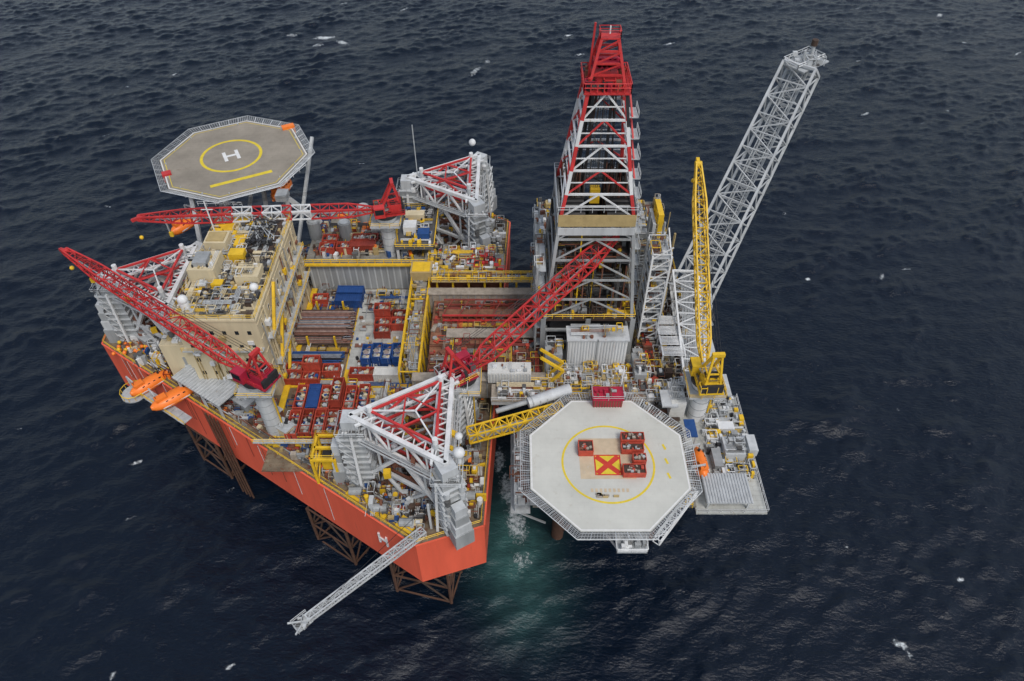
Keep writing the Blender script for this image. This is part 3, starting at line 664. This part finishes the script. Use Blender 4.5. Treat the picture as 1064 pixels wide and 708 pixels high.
for q in(-1,1): sheet(b,HX-.1+q*2.2,HY-.8,.25,4.2,0,40.034,'mark_red');sheet(b,HX-.1,HY-.8+q*2.0,4.1,.25,0,40.034,'mark_red')
for k in range(9): sheet(b,HX-3.2+k*.75,HY-5.9,.42,.7,0,40.03,'mark_tan')
for k in range(3): sheet(b,HX+10.2,HY-3+k*3,.4,1.2,.3,40.03,'mark_yellow')
b.obj('markings',e)
b=B()
for (x,y,w,d,h) in ((HX-3.8,HY+2.2,2.5,2.3,1.5),(HX+4.6,HY+4.2,4.0,1.7,1.6),(HX+4.4,HY+2.2,3.8,1.5,1.3),(HX+4.2,HY-2.4,3.8,1.9,1.3),(HX+5.3,HY-.2,2.2,1.5,1.6)):
    b.cb(x,y,40.04,w-.1,d-.1,h-.25,'darkbrown')
    for q in(-1,1): b.cb(x,y+q*d/2,40.04,w,.12,h,'container_red');b.cb(x+q*w/2,y,40.04,.12,d,h+.05,'container_red')
    for k in range(12): b.cb(x+U(-w,w)*.38,y+U(-d,d)*.36,40.04+h-.3,U(.2,.7),U(.2,.5),U(.15,.5),random.choice(['tarp','grey','tarp','galv','rust','container_red','dull_red']),U(0,90))
for k in range(8): b.cb(HX-3+U(0,5),HY-7+U(-.3,.3),40.04,.9,.3,.3,random.choice(['tarp','khaki']))
b.obj('cargo_baskets',e)
b=B()
b.box(15.0,20.4,84.2,87.2,39.2,42.0,'magenta_red');b.box(14.8,20.6,84.0,87.4,42.0,42.15,'magenta_red')
for k in range(11): b.box(15.1+k*.5,15.3+k*.5,84.1,84.2,39.4,41.9,'rust')
b.clutter(15.3,20,84.4,86.9,42.15,10,['dull_red','magenta_red','rust','grey'],smin=.3,smax=.9,hmax=.5)
b.rail([(14.8,84.0),(20.6,84.0),(20.6,87.4),(14.8,87.4)],42.15,'lgrey',closed=True,r=.04)
b.strut((20.5,88,42),(20.5,88,47),.1,'white')
b.box(28,31,84.5,88.5,39.5,39.9,'lgrey')
b.obj('control_cabin',e)
b=B()
b.truss((-8,79.2,38),(9.5,84.6,38.6),2.2,2.2,2.2,2.2,12,.14,.1,'yellow')
b.strut((-8,79.2,37.1),(9.5,84.6,37.7),.5,'galv')
b.obj('gangway_bridge')
b=B();b.strut((3,85.5,39.6),(11,88.5,40.2),1.1,'lgrey',10,smooth=True);b.strut((-3,84,39),(4,86.4,39.4),.5,'grey',8,smooth=True)
for k in range(6): b.strut((3.6+k*1.3,85.7+k*.49,39.65),(3.8+k*1.3,85.78+k*.49,39.66),1.16,'grey',10)
b.obj('ventilation_duct')

# ============================================================ cranes
def crane(name,bx,by,z0,z1,tip,col,n=18,w=2.2,stripes=False,ped='lgrey',house=None,aframe=7.5):
    e=empty(name);house=house or col
    b=B();b.cyl(bx,by,z0,z1,1.7,ped,20);b.cyl(bx,by,z1-1.2,z1,2.3,ped,20,2.6);b.cyl(bx,by,z1,z1+.6,2.7,'dark',20)
    b.box(bx-3.4,bx+3.4,by-3.4,by+3.4,z1-1.6,z1-1.45,'galv');b.rail([(bx-3.4,by-3.4),(bx+3.4,by-3.4),(bx+3.4,by+3.4),(bx-3.4,by+3.4)],z1-1.45,'yellow',closed=True)
    for k in range(7): b.cyl(bx,by,z0+1.5+k*2,z0+1.62+k*2,1.76,'grey',20)
    b.strut((bx+1.9,by-.5,z0),(bx+1.9,by-.5,z1-1.5),.12,'yellow')
    b.obj('pedestal',e)
    ang=math.atan2(tip[1]-by,tip[0]-bx);z=z1+.6
    M=Matrix.Translation((bx,by,z))@Matrix.Rotation(ang,4,'Z')
    b=B();b.M=M
    b.box(-4.2,2.2,-2.2,2.2,0,.4,house);b.box(-3.6,-.6,-1.6,1.6,.4,2.4,house);b.box(-4.1,-3.6,-1.9,1.9,.2,2.2,'dark')
    b.box(.2,2.6,1.2,2.9,.3,2.9,house);b.box(2.6,2.66,1.35,2.75,1.2,2.7,'glass');b.box(.5,2.4,2.9,2.96,1.3,2.6,'glass')
    b.strut((-1.8,-1.2,2.9),(-1.8,1.2,2.9),.6,'dark',10);b.strut((.4,-1,1.2),(.4,.9,1.2),.7,'darkgrey',10)
    for q in(-1,1):
        b.strut((1.4,q*1.1,.4),(-2.2,q*.7,aframe),.22,col);b.strut((-3.8,q*1.5,.5),(-2.2,q*.7,aframe),.18,col)
        b.strut((-.3,q*.95,3.5),(-3.0,q*1.1,3.9),.12,col);b.strut((1.4,q*1.1,.4),(-3.0,q*1.1,3.9),.1,col)
        b.rail([(-4.2,q*2.4),(2.2,q*2.4)],.4,'yellow' if q<0 else col)
    b.strut((-2.2,-1.1,aframe),(-2.2,1.1,aframe),.35,col);b.strut((-2.9,-1,4.2),(-2.9,1,4.2),.12,col)
    b.rail([(-3.6,-1.6),(-3.6,1.6),(-.6,1.6),(-.6,-1.6)],2.4,col,closed=True)
    b.clutter(-4.0,2,-2.0,2.0,.4,26,[house,'dark','galv',house,'darkgrey'],smin=.3,smax=.9,hmax=2.4)
    b.obj('machinery_house',e)
    foot=M@Vector((2.0,0,.9));T=Vector(tip)
    b=B();prof=lambda t: min(1,.35+t*5.5)*min(1,.4+(1-t)*3.2)
    mf=(lambda t:('white' if .28<t<.62 and int(t*n)%3!=0 else col)) if stripes else col
    b.truss(foot,T,w,w,w*.85,w*.85,n,.14,.075,mf,prof)
    d=(T-foot).normalized();sd=d.cross(Vector((0,0,1))).normalized()
    b.strut(foot+d*3+Vector((0,0,-.5)),T-d*3+Vector((0,0,-.5)),.1,'galv')
    b.strut(T-sd*.6,T+sd*.6,.55,col,10);b.strut(foot-sd*1.1,foot+sd*1.1,.3,col,8)
    b.strut(T,T+d*1.6+Vector((0,0,-.6)),.3,col)
    b.obj('boom',e)
    b=B();top=M@Vector((-2.2,0,aframe))
    for q in(-.5,0,.5): b.strut(top+sd*q,foot.lerp(T,.97)+sd*q*.8+Vector((0,0,.5)),.045,'dark',3,cap=False)
    hk=T+d*1.2;dr=4.5;b.strut(hk,hk+Vector((0,0,-dr)),.05,'dark',3,cap=False);b.sph(hk.x,hk.y,hk.z-dr-.5,.45,'yellow',8)
    h2=foot.lerp(T,.9);b.strut(h2,h2+Vector((0,0,-4)),.05,'dark',3,cap=False);b.cb(h2.x,h2.y,h2.z-5,.7,.5,1.1,'yellow')
    b.obj('hoist_ropes',e)
crane('pedestal_crane',-47.3,87.8,28,44,(-85.5,108.3,57.5),'crane_red',24,2.5,house='magenta_red')
crane('pedestal_crane',-28.5,134,36,47.5,(-77.5,122.5,54.8),'crane_red',24,2.4,stripes=True)
crane('pedestal_crane',-9.2,88.6,28,43.5,(19.8,108.5,61.5),'crane_red',20,2.9,house='magenta_red',ped='grey')
crane('pedestal_crane',35.6,87,34,44.5,(34.4,116,71.8),'yellow',22,2.1,house='yellow',ped='white',aframe=8.5)
# ============================================================ flare boom
fb=empty('flare_boom');b=B()
FA=Vector((40,119.5,36));FT=Vector((60.0,144.5,76.5))
b.truss(FA,FT,8.2,6.8,6.0,5,14,.24,.11,'lgrey')
b.truss(FA,FT,2.6,2.6,.4,.4,34,.08,.06,'galv')
for q in(-1.6,-1,1,1.8): b.strut(FA+Vector((q*.8,-q*.5,1)),FT+Vector((q*.8,-q*.5,1)),.13,'galv',6)
b.obj('lattice',fb);b=B()
b.cb(60.8,145.4,77.3,8.4,5.5,.25,'galv',37);b.rail([(58.0,141.5),(64.8,146.5),(62.5,150.1),(56,145.1)],77.6,'white',closed=True,r=.09)
b.cyl(62,146.5,77.5,80.5,.4,'galv',10);b.cyl(62,146.5,80.5,81.7,.65,'darkbrown',12);b.cyl(60.2,145.7,77.5,79.8,.3,'galv',8)
b.clutter(58.5,63,143.5,147.5,77.6,16,['lgrey','galv','darkgrey'],smax=1.2)
b.obj('burner_tip',fb);b=B()
for x,y in((36.3,123),(42.5,115)):
    b.strut((x,y,30),(x,y,40),.5,'lgrey')
b.box(35.5,44,112,126,33.6,34,'galv')
b.truss((36.5,96,35.5),(38,121,40),4.4,5.5,3,4,9,.2,.1,'white')
for k in range(8): b.strut((34.5+k*.35,96,37),(37+k*.3,120,41),.1,'galv',5)
b.clutter(36,43.5,112.5,125.5,34,90,['white','lgrey','grey','darkgrey'],smax=1.5,hmax=3)
b.obj('base_frame',fb)
bb=empty('burner_boom');b=B()
b.truss((-15.8,65,28.6),(-32.8,48.2,31),1.5,1.1,1.2,1.0,20,.11,.06,'lgrey')
for q in(-.25,0,.25): b.strut((-15.8+q,65-q,28.9),(-32.8+q,48.2-q,31.2),.1,'galv',5)
b.cb(-33.4,47.6,30.4,2.8,1.6,.2,'galv',45);b.clutter(-34.4,-32.4,46.8,48.8,30.6,12,['galv','lgrey','darkgrey'],smin=.2,smax=.8,hmax=.9)
b.rail([(-33.6,45.9),(-35.2,47.5),(-33.2,49.4)],30.6,'lgrey')
b.strut((-33.2,47.8,31),(-35.6,47.2,31.6),.12,'lgrey');b.strut((-33.2,47.8,31),(-33.9,45.4,31.6),.12,'lgrey')
b.strut((-14.5,66,28),(-14.5,66,36),.2,'lgrey');b.strut((-14.5,66,36),(-30,51,31.4),.05,'dark',3)
b.obj('lattice',bb)

# ============================================================ lifeboats
def lifeboat(x,y,z,ang,L=8.5,wd=3.0):
    e=empty('lifeboat',(x,y,z));e.rotation_euler[2]=math.radians(ang)
    b=B();n=14;m=12;vs=[];fs=[]
    for i in range(n+1):
        t=i/n;k=max(.04,(1-abs(2*t-1)**2.6))**.6;X=(t-.5)*L
        for j in range(m):
            a=2*math.pi*j/m;yy=math.cos(a)*wd/2*k;zz=math.sin(a)
            zz=zz*(1.5 if zz>0 else 1.15)*(.35+.65*k)
            vs.append((X,yy*(1 if abs(math.sin(a))<.9 else .9),zz+1.3))
    for i in range(n):
        for j in range(m): fs.append((i*m+j,i*m+(j+1)%m,(i+1)*m+(j+1)%m,(i+1)*m+j))
    fs+= [tuple(range(m)),tuple(n*m+j for j in range(m))[::-1]]
    b.add(vs,fs,'orange',True)
    b.box(-L*.36,-L*.12,-.7,.7,2.5,3.25,'orange');b.box(-L*.12,-L*.12+.05,-.6,.6,2.7,3.1,'glass')
    for q in(-1,1):
        b.box(-L*.3,L*.3,q*wd*.47-.06,q*wd*.47+.06,1.25,1.45,'white')
        for k in range(4): b.box(-1.8+k*1.2,-1.3+k*1.2,q*wd*.33-.05,q*wd*.33+.05,2.1,2.45,'glass')
    b.cyl(L*.28,0,2.4,3.1,.25,'dark',8);b.obj('hull',e)
    b=B()
    for q in(-.33,.33):
        b.strut((q*L,wd*.9,-1),(q*L,wd*.9,3.6),.16,'lgrey');b.strut((q*L,wd*.9,3.6),(q*L,0,4.2),.14,'lgrey');b.strut((q*L,0,4.2),(q*L,0,2.6),.06,'dark',3)
    b.obj('davit',e)
lifeboat(-70.2,95.6,27.8,42,9.5,3.6)
lifeboat(-77.0,100.0,27.0,48,8.5,3.3)
lifeboat(-75.5,136,42,60,9,3.4);lifeboat(-54.6,144.5,45.5,75,8.5,3.4)
lifeboat(33.9,74.5,34.6,93,6.6,2.7)
b=B()
b.cyl(-80,98.2,27,27.3,2.6,'galv',18)
for k in range(12):
    a=k*math.pi/6;b.strut((-80+2.5*math.cos(a),98.2+2.5*math.sin(a),27.3),(-80+2.5*math.cos(a),98.2+2.5*math.sin(a),28.5),.07,'yellow',3)
    a2=(k+1)*math.pi/6;b.strut((-80+2.5*math.cos(a),98.2+2.5*math.sin(a),28.5),(-80+2.5*math.cos(a2),98.2+2.5*math.sin(a2),28.5),.1,'yellow',3)
for t in range(7): b.cb(-79+dx*t*2.4+nx*.6,103.4+dy*t*2.4+ny*.6-3.6,27.2,2.3,2.2,.2,'galv',-33)
b.rail([(-79+nx*1.6,99.8+ny*1.6),(-79+dx*16+nx*1.6,99.8+dy*16+ny*1.6)],27.4,'yellow')
b.strut((-80,98.2,27),(-76,102,20),.25,'lgrey')
b.obj('embarkation_platform',rig)
b=B()
for k in range(34): b.sph(-84+U(-3.5,3.5),109.5+U(-1.8,1.8),28.8+U(0,.6),.45,random.choice(['orange','yellow','orange','rust']),8)
b.obj('mooring_buoys')

# ============================================================ containers
def cont_mesh(name,mat,L,W,Hh,open_top):
    b=B();l,w=L/2,W/2
    if open_top:
        b.box(-l,l,-w,w,0,.25,mat);b.box(-l,l,-w,-w+.1,.25,Hh,mat);b.box(-l,l,w-.1,w,.25,Hh,mat);b.box(-l,-l+.1,-w+.1,w-.1,.25,Hh,mat);b.box(l-.1,l,-w+.1,w-.1,.25,Hh,mat)
        for k in range(28): b.cb(U(-l+.5,l-.5),U(-w+.45,w-.45),.25,U(.3,1.2),U(.3,.8),U(.9,Hh-.25),random.choice(['tarp','tarp','grey','galv','rust','cream','blue','dark','lgrey','darkgrey','pipe_pale','khaki']),U(0,90))
    else: b.box(-l+.05,l-.05,-w+.05,w-.05,.1,Hh-.08,mat)
    for q in(-1,1):
        for p in(-1,1): b.box(q*l-.12,q*l+.12,p*w-.12,p*w+.12,0,Hh+.1,mat)
        b.box(-l,l,q*w-.09,q*w+.09,Hh-.1,Hh+.12,mat);b.box(q*l-.09,q*l+.09,-w,w,Hh-.1,Hh+.115,mat)
        k=-l+.35
        while k<l-.3: b.box(k,k+.18,q*(w-.02)-.06,q*(w-.02)+.06,.2,Hh-.2,mat);k+=.45
    if not open_top:
        k=-l+.5
        while k<l-.3: b.box(k,k+.2,-w+.2,w-.2,Hh-.08,Hh-.02,mat);k+=.55
    else:
        for t in(-.2,.2): b.box(t*L-.06,t*L+.06,-w,w,Hh-.02,Hh+.1,mat)
    return b.mesh(name)
CM={}
for v in range(6): CM['ro%d'%v]=cont_mesh('offshore_container_open','container_red',6.0,2.05,2.1,True)
CM['rc']=cont_mesh('offshore_container_closed','container_red',6.0,2.15,2.3,False)
for v in range(3): CM['sr%d'%v]=cont_mesh('offshore_container_small','container_red',3.4,2.2,2.1,True)
CM['bc']=cont_mesh('offshore_container_blue','container_blue',6.0,2.2,2.3,False)
CM['bo']=cont_mesh('offshore_basket_blue','container_blue',4.2,1.9,1.4,True)
CM['wc']=cont_mesh('offshore_container_white','container_white',5.6,2.2,2.3,False)
def cont(kind,x,y,z=28.15,ang=0):
    if kind=='sr': kind='sr%d'%random.randrange(3)
    o=bpy.data.objects.new('shipping_container',CM[kind]);o.location=(x,y,z);o.rotation_euler[2]=math.radians(ang+U(-2,2));bpy.context.collection.objects.link(o)
for i in range(6):
    for j in range(2):
        k=random.choice(['ro0','ro1','ro2','ro3','ro4','ro5']) if not(i==1 and j==1) else 'bc'
        cont(k,-43.6+i*2.55+j*.2+U(-.1,.1),88.3+j*6.6+U(-.3,.3),28.15+(2.2 if (i,j)==(3,1) else 0),90)
cont('rc',-43.6+3*2.55+.2,94.9,28.1,90)
for x,y in((-46.5,103.2),(-42.6,103.2),(-42.4,100.6),(-46.2,100.6),(-38.6,102.8)): cont('sr',x,y)
cont('sr',-42.5,103.1,30.4);cont('ro2',-31.5,101.8);cont('wc',-26.4,101.6)
for x,y in((-29.6,119.6),(-29.4,117),(-29.2,114.5),(-25.7,119.5),(-25.7,117)): cont('sr',x,y)
cont('sr',-29.5,119.4,30.4)
for i in range(4):
    for j in range(2): cont('bo',-31.5+i*2.2,106.7+(i%2)*.4,28.15+j*1.52,90)
cont('bc',-38.3,124.5);cont('bc',-38.3,127.5);cont('sr',-45,125)
for x,y in((-43.5,134),(-39.5,134.2),(-43.3,137)): cont('sr',x,y,36.35)
cont('rc',-35.2,134.6,36.35);cont('ro1',-35,137.4,36.35)
cont('wc',-31,141,36.35);cont('wc',-31,144,36.35,5)

# ============================================================ SEA
N=900;dxs=.78;Lx=N*dxs
rng=np.random.default_rng(3)
kx=np.fft.fftfreq(N,d=dxs)*2*np.pi;KX,KY=np.meshgrid(kx,kx);K=np.sqrt(KX**2+KY**2);K[0,0]=1
def spec(V,tail,ang,iso):
    wd=(math.cos(math.radians(ang)),math.sin(math.radians(ang)))
    Lw=V**2/9.81
    dirn=np.abs((KX*wd[0]+KY*wd[1])/K)
    S=np.exp(-1/(K*Lw)**2)/K**tail*(dirn**4+iso)*np.exp(-(K*.3)**2);S[0,0]=0
    h=np.real(np.fft.ifft2((rng.normal(size=(N,N))+1j*rng.normal(size=(N,N)))*np.sqrt(S)));return h/h.std()
h=spec(6.5,4.2,-58,.06)*.20+spec(3.6,3.6,-75,.15)*.15
env=spec(12,4,-30,.5);h*=(1+.2*np.clip(env,-2,2))
h=h+.12*(h*h-h.var())/h.std()
xs=-Lx/2+np.arange(N)*dxs;ys=-60+np.arange(N)*dxs
XX,YY=np.meshgrid(xs,ys)
co=np.stack([XX,YY,h],-1).reshape(-1,3).astype(np.float32)
me=bpy.data.meshes.new('sea');me.vertices.add(N*N);me.vertices.foreach_set('co',co.ravel())
idx=np.arange(N*N).reshape(N,N)
q=np.stack([idx[:-1,:-1],idx[:-1,1:],idx[1:,1:],idx[1:,:-1]],-1).reshape(-1,4).astype(np.int32)
nf=len(q);me.loops.add(nf*4);me.loops.foreach_set('vertex_index',q.ravel());me.polygons.add(nf)
me.polygons.foreach_set('loop_start',np.arange(nf,dtype=np.int32)*4)
me.polygons.foreach_set('use_smooth',np.ones(nf,dtype=bool));me.update(calc_edges=True)
foam=np.zeros((N,N));turb=np.zeros((N,N))
def blob(A,x,y,rx,ry,a,s=1):
    a=math.radians(a);u=(XX-x)*math.cos(a)+(YY-y)*math.sin(a);v=-(XX-x)*math.sin(a)+(YY-y)*math.cos(a)
    np.maximum(A,s*np.exp(-((u/rx)**2+(v/ry)**2)),out=A)
for p in ((-88,338,10,3.5,10,.62),(-79,333,7,3,-30,.6),(-104,340,7,3,0,.55),(-90,330,6,2.5,20,.56),(-16,303,2.8,10,-25,.58),(-11,313,2.4,5,0,.56),(77,56,2.6,1.7,-30,.66),(78,54,1.9,1.2,-40,.62),(94.8,69.6,1.6,1.1,20,.7),(90,166,1.4,1.4,0,.72),(-55,52,1.9,1,20,.64),(-77,50,1.1,2.4,10,.62)): blob(foam,*p)
r2=np.random.default_rng(11)
for k in range(60):
    y=60+r2.random()**.8*330;x=(r2.random()*2-1)*(60+y*.62);s_=.42+r2.random()*.2;q_=1+y/220
    blob(foam,x,y,2.0*q_*(.5+r2.random()),.7*q_*(.6+r2.random()),30+r2.normal()*20,s_)
blob(foam,-1,92,4,9,8,.62);blob(foam,1,83,5,10,10,.6);blob(foam,2,74,6,5,30,.52);blob(foam,-3,100,3,8,0,.6);blob(foam,3,66,6,7,-20,.36);blob(foam,-4,76,4,8,10,.4)
blob(turb,0,80,8,16,5,1.2);blob(turb,3,66,8,10,-10,.6)
for nm,A in(('foam',foam),('turb',turb)):
    at=me.attributes.new(nm,'FLOAT','POINT');at.data.foreach_set('value',A.ravel().astype(np.float32))
sea=bpy.data.objects.new('sea',me);bpy.context.collection.objects.link(sea)
m=bpy.data.materials.new('sea_water');m.use_nodes=True;nt=m.node_tree;NN=nt.nodes;L=nt.links;p=NN['Principled BSDF']
p.inputs['IOR'].default_value=1.33
tc=NN.new('ShaderNodeTexCoord')
def noise(sc,det,ro=.6,stretch=(1,1,1),rot=28):
    mp=NN.new('ShaderNodeMapping');mp.inputs['Scale'].default_value=stretch;mp.inputs['Rotation'].default_value=(0,0,math.radians(rot));L.new(tc.outputs['Object'],mp.inputs[0])
    n=NN.new('ShaderNodeTexNoise');n.inputs['Scale'].default_value=sc;n.inputs['Detail'].default_value=det;n.inputs['Roughness'].default_value=ro;L.new(mp.outputs[0],n.inputs['Vector']);return n.outputs['Fac']
def math_(op,a,c):
    n=NN.new('ShaderNodeMath');n.operation=op
    for i,v in enumerate((a,c)):
        if isinstance(v,(int,float)): n.inputs[i].default_value=v
        else: L.new(v,n.inputs[i])
    return n.outputs[0]
wv=noise(1.1,5,.6,(.6,1.3,1))
bp=NN.new('ShaderNodeBump');bp.inputs['Strength'].default_value=1;bp.inputs['Distance'].default_value=.3;L.new(wv,bp.inputs['Height']);L.new(bp.outputs[0],p.inputs['Normal'])
af=NN.new('ShaderNodeAttribute');af.attribute_name='foam';at=NN.new('ShaderNodeAttribute');at.attribute_name='turb'
fn=noise(1.1,10,.85)
f1=math_('ADD',af.outputs['Fac'],fn)
mr=NN.new('ShaderNodeMapRange');mr.inputs[1].default_value=.99;mr.inputs[2].default_value=1.15;L.new(f1,mr.inputs[0])
mx=NN.new('ShaderNodeMix');mx.data_type='RGBA';mx.inputs[6].default_value=(.0022,.0065,.0155,1);mx.inputs[7].default_value=(.06,.16,.15,1)
tn=math_('MULTIPLY',at.outputs['Fac'],noise(.2,7,.65));tn=math_('MULTIPLY',tn,1.1);L.new(tn,mx.inputs[0])
m2=NN.new('ShaderNodeMix');m2.data_type='RGBA';L.new(mr.outputs[0],m2.inputs[0]);L.new(mx.outputs[2],m2.inputs[6]);m2.inputs[7].default_value=(.75,.79,.8,1);L.new(m2.outputs[2],p.inputs['Base Color'])
r3=NN.new('ShaderNodeMapRange');r3.inputs[3].default_value=.1;r3.inputs[4].default_value=.8;L.new(mr.outputs[0],r3.inputs[0]);L.new(r3.outputs[0],p.inputs['Roughness'])
me.materials.append(m)
me2=bpy.data.meshes.new('sea_far');S_=20000;me2.from_pydata([(-S_,-S_,-2),(S_,-S_,-2),(S_,S_,-2),(-S_,S_,-2)],[],[(0,1,2,3)]);me2.materials.append(m)
o=bpy.data.objects.new('sea_far',me2);bpy.context.collection.objects.link(o);o.parent=sea

# ============================================================ light, world, camera
w=bpy.data.worlds.new('World');bpy.context.scene.world=w;w.use_nodes=True;nt=w.node_tree
sky=nt.nodes.new('ShaderNodeTexSky');sky.sky_type='NISHITA';sky.sun_disc=False
el,az=math.radians(56),math.radians(150)
sky.sun_elevation=el;sky.sun_rotation=az;sky.dust_density=2;sky.air_density=1.2
hs=nt.nodes.new('ShaderNodeHueSaturation');hs.inputs['Saturation'].default_value=.6
nt.links.new(sky.outputs[0],hs.inputs['Color']);nt.links.new(hs.outputs[0],nt.nodes['Background'].inputs[0]);nt.nodes['Background'].inputs[1].default_value=.15
ld=bpy.data.lights.new('sun','SUN');ld.energy=1.5;ld.angle=math.radians(16);ld.color=(1,.95,.88)
lo=bpy.data.objects.new('sun',ld);bpy.context.collection.objects.link(lo)
dv=Vector((math.sin(az)*math.cos(el),math.cos(az)*math.cos(el),math.sin(el)))
lo.rotation_euler=dv.to_track_quat('Z','Y').to_euler()
cd=bpy.data.cameras.new('camera');cd.sensor_width=36;cd.lens=25.376;cd.clip_end=50000;cd.clip_start=1
cam=bpy.data.objects.new('camera',cd);cam.location=(0,0,145);cam.rotation_euler=(math.radians(44),0,0);bpy.context.collection.objects.link(cam)
sc=bpy.context.scene;sc.camera=cam
sc.view_settings.view_transform='Standard';sc.view_settings.look='None';sc.view_settings.exposure=0
